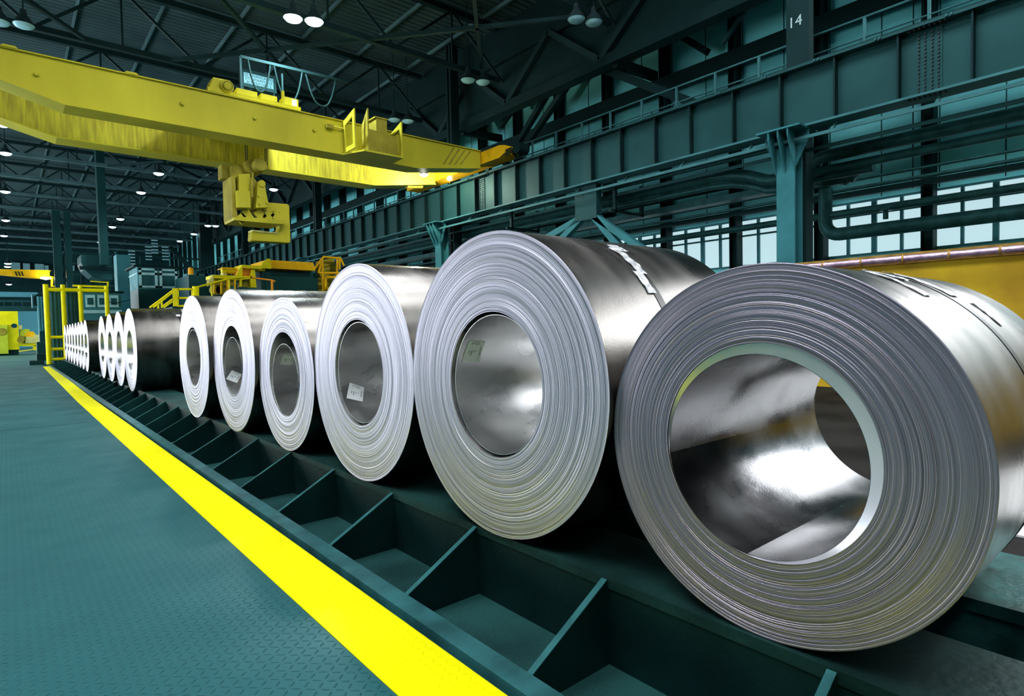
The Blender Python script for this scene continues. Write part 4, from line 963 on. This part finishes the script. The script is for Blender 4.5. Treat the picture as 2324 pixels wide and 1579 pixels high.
for px in (485, 497): A = q_(px, 668); MB().lathe([(-.1, .0001), (-.1, .18), (.1, .18), (.1, .0001)], (A[0], YP-.2, A[1]+.15), 1, 16).build('roll', 'crane_dk', hp2, True)
hr = thing('stair_handrail', 'long sloping olive-yellow handrail in front of the yellow trough', 'handrail', (6, YP-1, 2.5))
pts = [q_(445, 652, YP-1.2), q_(480, 643, YP-1.2), q_(520, 632, YP-1.2), q_(560, 628, YP-1.2)]
MB().tube([(a[0], YP-1.2, a[1]) for a in pts], .035, 8).build('rail', 'yellow2', hr)
for i in (1, 2): MB().tube([(pts[i][0], YP-1.2, pts[i][1]), (pts[i][0], YP-1.2, 0)], .03, 8).build('post', 'yellow2', hr)
oh = thing('orange_handrail', 'orange handrail with one post in front of the green press', 'handrail', (7.8, YP-1, 2.5))
pts = [q_(570, 630, YP-1.2), q_(617, 636, YP-1.2), q_(624, 639, YP-1.2)]
MB().tube([(a[0], YP-1.2, a[1]) for a in pts], .03, 8).build('rail', 'orange2', oh)
MB().tube([(pts[1][0], YP-1.2, pts[1][1]), (pts[1][0], YP-1.2, 0)], .045, 8).build('post', 'orange2', oh)
# dark block with beacon
YK = 27.
bk = thing('dark_machine_block', 'dark teal machine block with flat top left of the yellow machinery', 'machine', (6, YK, 0))
a, b = q_(428, 624, YK), q_(520, 660, YK); MB().box(a[0], b[0], YK, YK+2.5, 0, a[1]).build('body', 'machine', bk)
for px in (440, 462, 480): A = q_(px, 622, YK); MB().box(A[0]-.2, A[0]+.25, YK+.3, YK+1, a[1], a[1]+.09).build('vent', 'lightteal', bk)
be = thing('warning_beacon', 'orange warning beacon on top of the dark machine block', 'beacon', (5.7, YK, 3.4))
A = q_(428, 625, YK); MB().lathe([(0, .11), (.28, .10), (.33, .001)], (A[0]+.12, YK+.15, A[1]+.03), 2, 14).build('lens', 'beacon', be, True)
MB().lathe([(0, .12), (.03, .12), (.03, .001)], (A[0]+.12, YK+.15, a[1]), 2, 14).build('base', 'lightteal', be)
# stairs and platform guard
YS = 21.
sg = thing('platform_guard', 'yellow platform guard with framed panel at the head of the stairs', 'guard rail', (5, YS, 1.5))
def s(px, py): p = P(px, py, 1, YS); return (p.x, YS, p.z)
MB().box(s(391, 655)[0], s(402, 655)[0], YS-.06, YS, s(391, 695)[2], s(391, 654)[2]).build('side_panel', 'yellow2', sg)
for (p0, p1) in (((402, 656), (437, 656)), ((402, 676), (437, 676)), ((402, 694), (432, 694)), ((403, 655), (403, 695)), ((437, 655), (437, 675))):
    MB().beam(s(*p0), s(*p1), .06).build('bar', 'yellow', sg)
MB().tube([s(444, 650), s(444, 675)], .1, 12).build('bollard', 'yellow', sg, True)
sr = thing('stair_rail', 'yellow sloping stair rails beside the control cabin', 'handrail', (4.8, YS, 1.2))
for (p0, p1) in (((391, 660), (340, 698)), ((391, 664), (348, 698)), ((391, 679), (366, 698)), ((391, 684), (372, 698))): MB().tube([s(*p0), s(*p1)], .03, 8).build('rail', 'yellow2', sr)
for (p0, p1) in (((359, 684), (359, 700)), ((366, 680), (368, 698))): MB().beam(s(*p0), s(*p1), .05).build('post', 'yellow2', sr)
pf = thing('stair_platform', 'dark stair platform under the yellow platform guard', 'platform', (5, YS, 0))
MB().box(s(391, 695)[0], s(450, 695)[0], YS, YS+1.6, 0, s(391, 696)[2]).build('deck', 'machine', pf)
# hidden lower ends: rails stand on the platform base
# far steel framework and tall dark column behind the cabin
YD = 60.
dk = thing('far_tower', 'dark far steel tower behind the cabin and the runway girder end', 'tower', (11, YD, 0))
a, b = P(452, 480, 1, YD), P(478, 480, 1, YD)
MB().box(a.x, b.x, YD, YD+1, 0, 12.6).build('shaft', 'dark', dk)
A, B_ = P(385, 560, 1, YD), P(435, 610, 1, YD); MB().beam((A.x, YD, A.z), (B_.x, YD, B_.z), .35).build('diagonal', 'dark', dk)
rnd = random.Random(5)
fw = thing('pipe_scaffold', 'dim tangle of far steel frames and pipes above the control cabin', 'framework', (8, 62, 0))
for k in range(16):
    x = 5.+k*.62; MB().box(x, x+rnd.uniform(.06, .3), 62, 62.3, 0, rnd.uniform(6.2, 8.6)).build('upright', rnd.choice(['girder', 'lightteal', 'dark']), fw)
for k in range(6): MB().box(4.5, 15, 61.8, 62, 3.4+k*.9, 3.5+k*.9+.05).build('crossbar', 'girder', fw)
for px, py in ((338, 590), (376, 590), (300, 600), (352, 575)):
    p = P(px, py, 1, 61.5)
    for j in range(5): MB().box(p.x-.25, p.x+.25, 61.5, 61.6, p.z+j*.28, p.z+j*.28+.1).build('bright_louvre', 'paleframe', fw)
for o in bpy.data.objects:
    if '_w' in o: del o['_w']
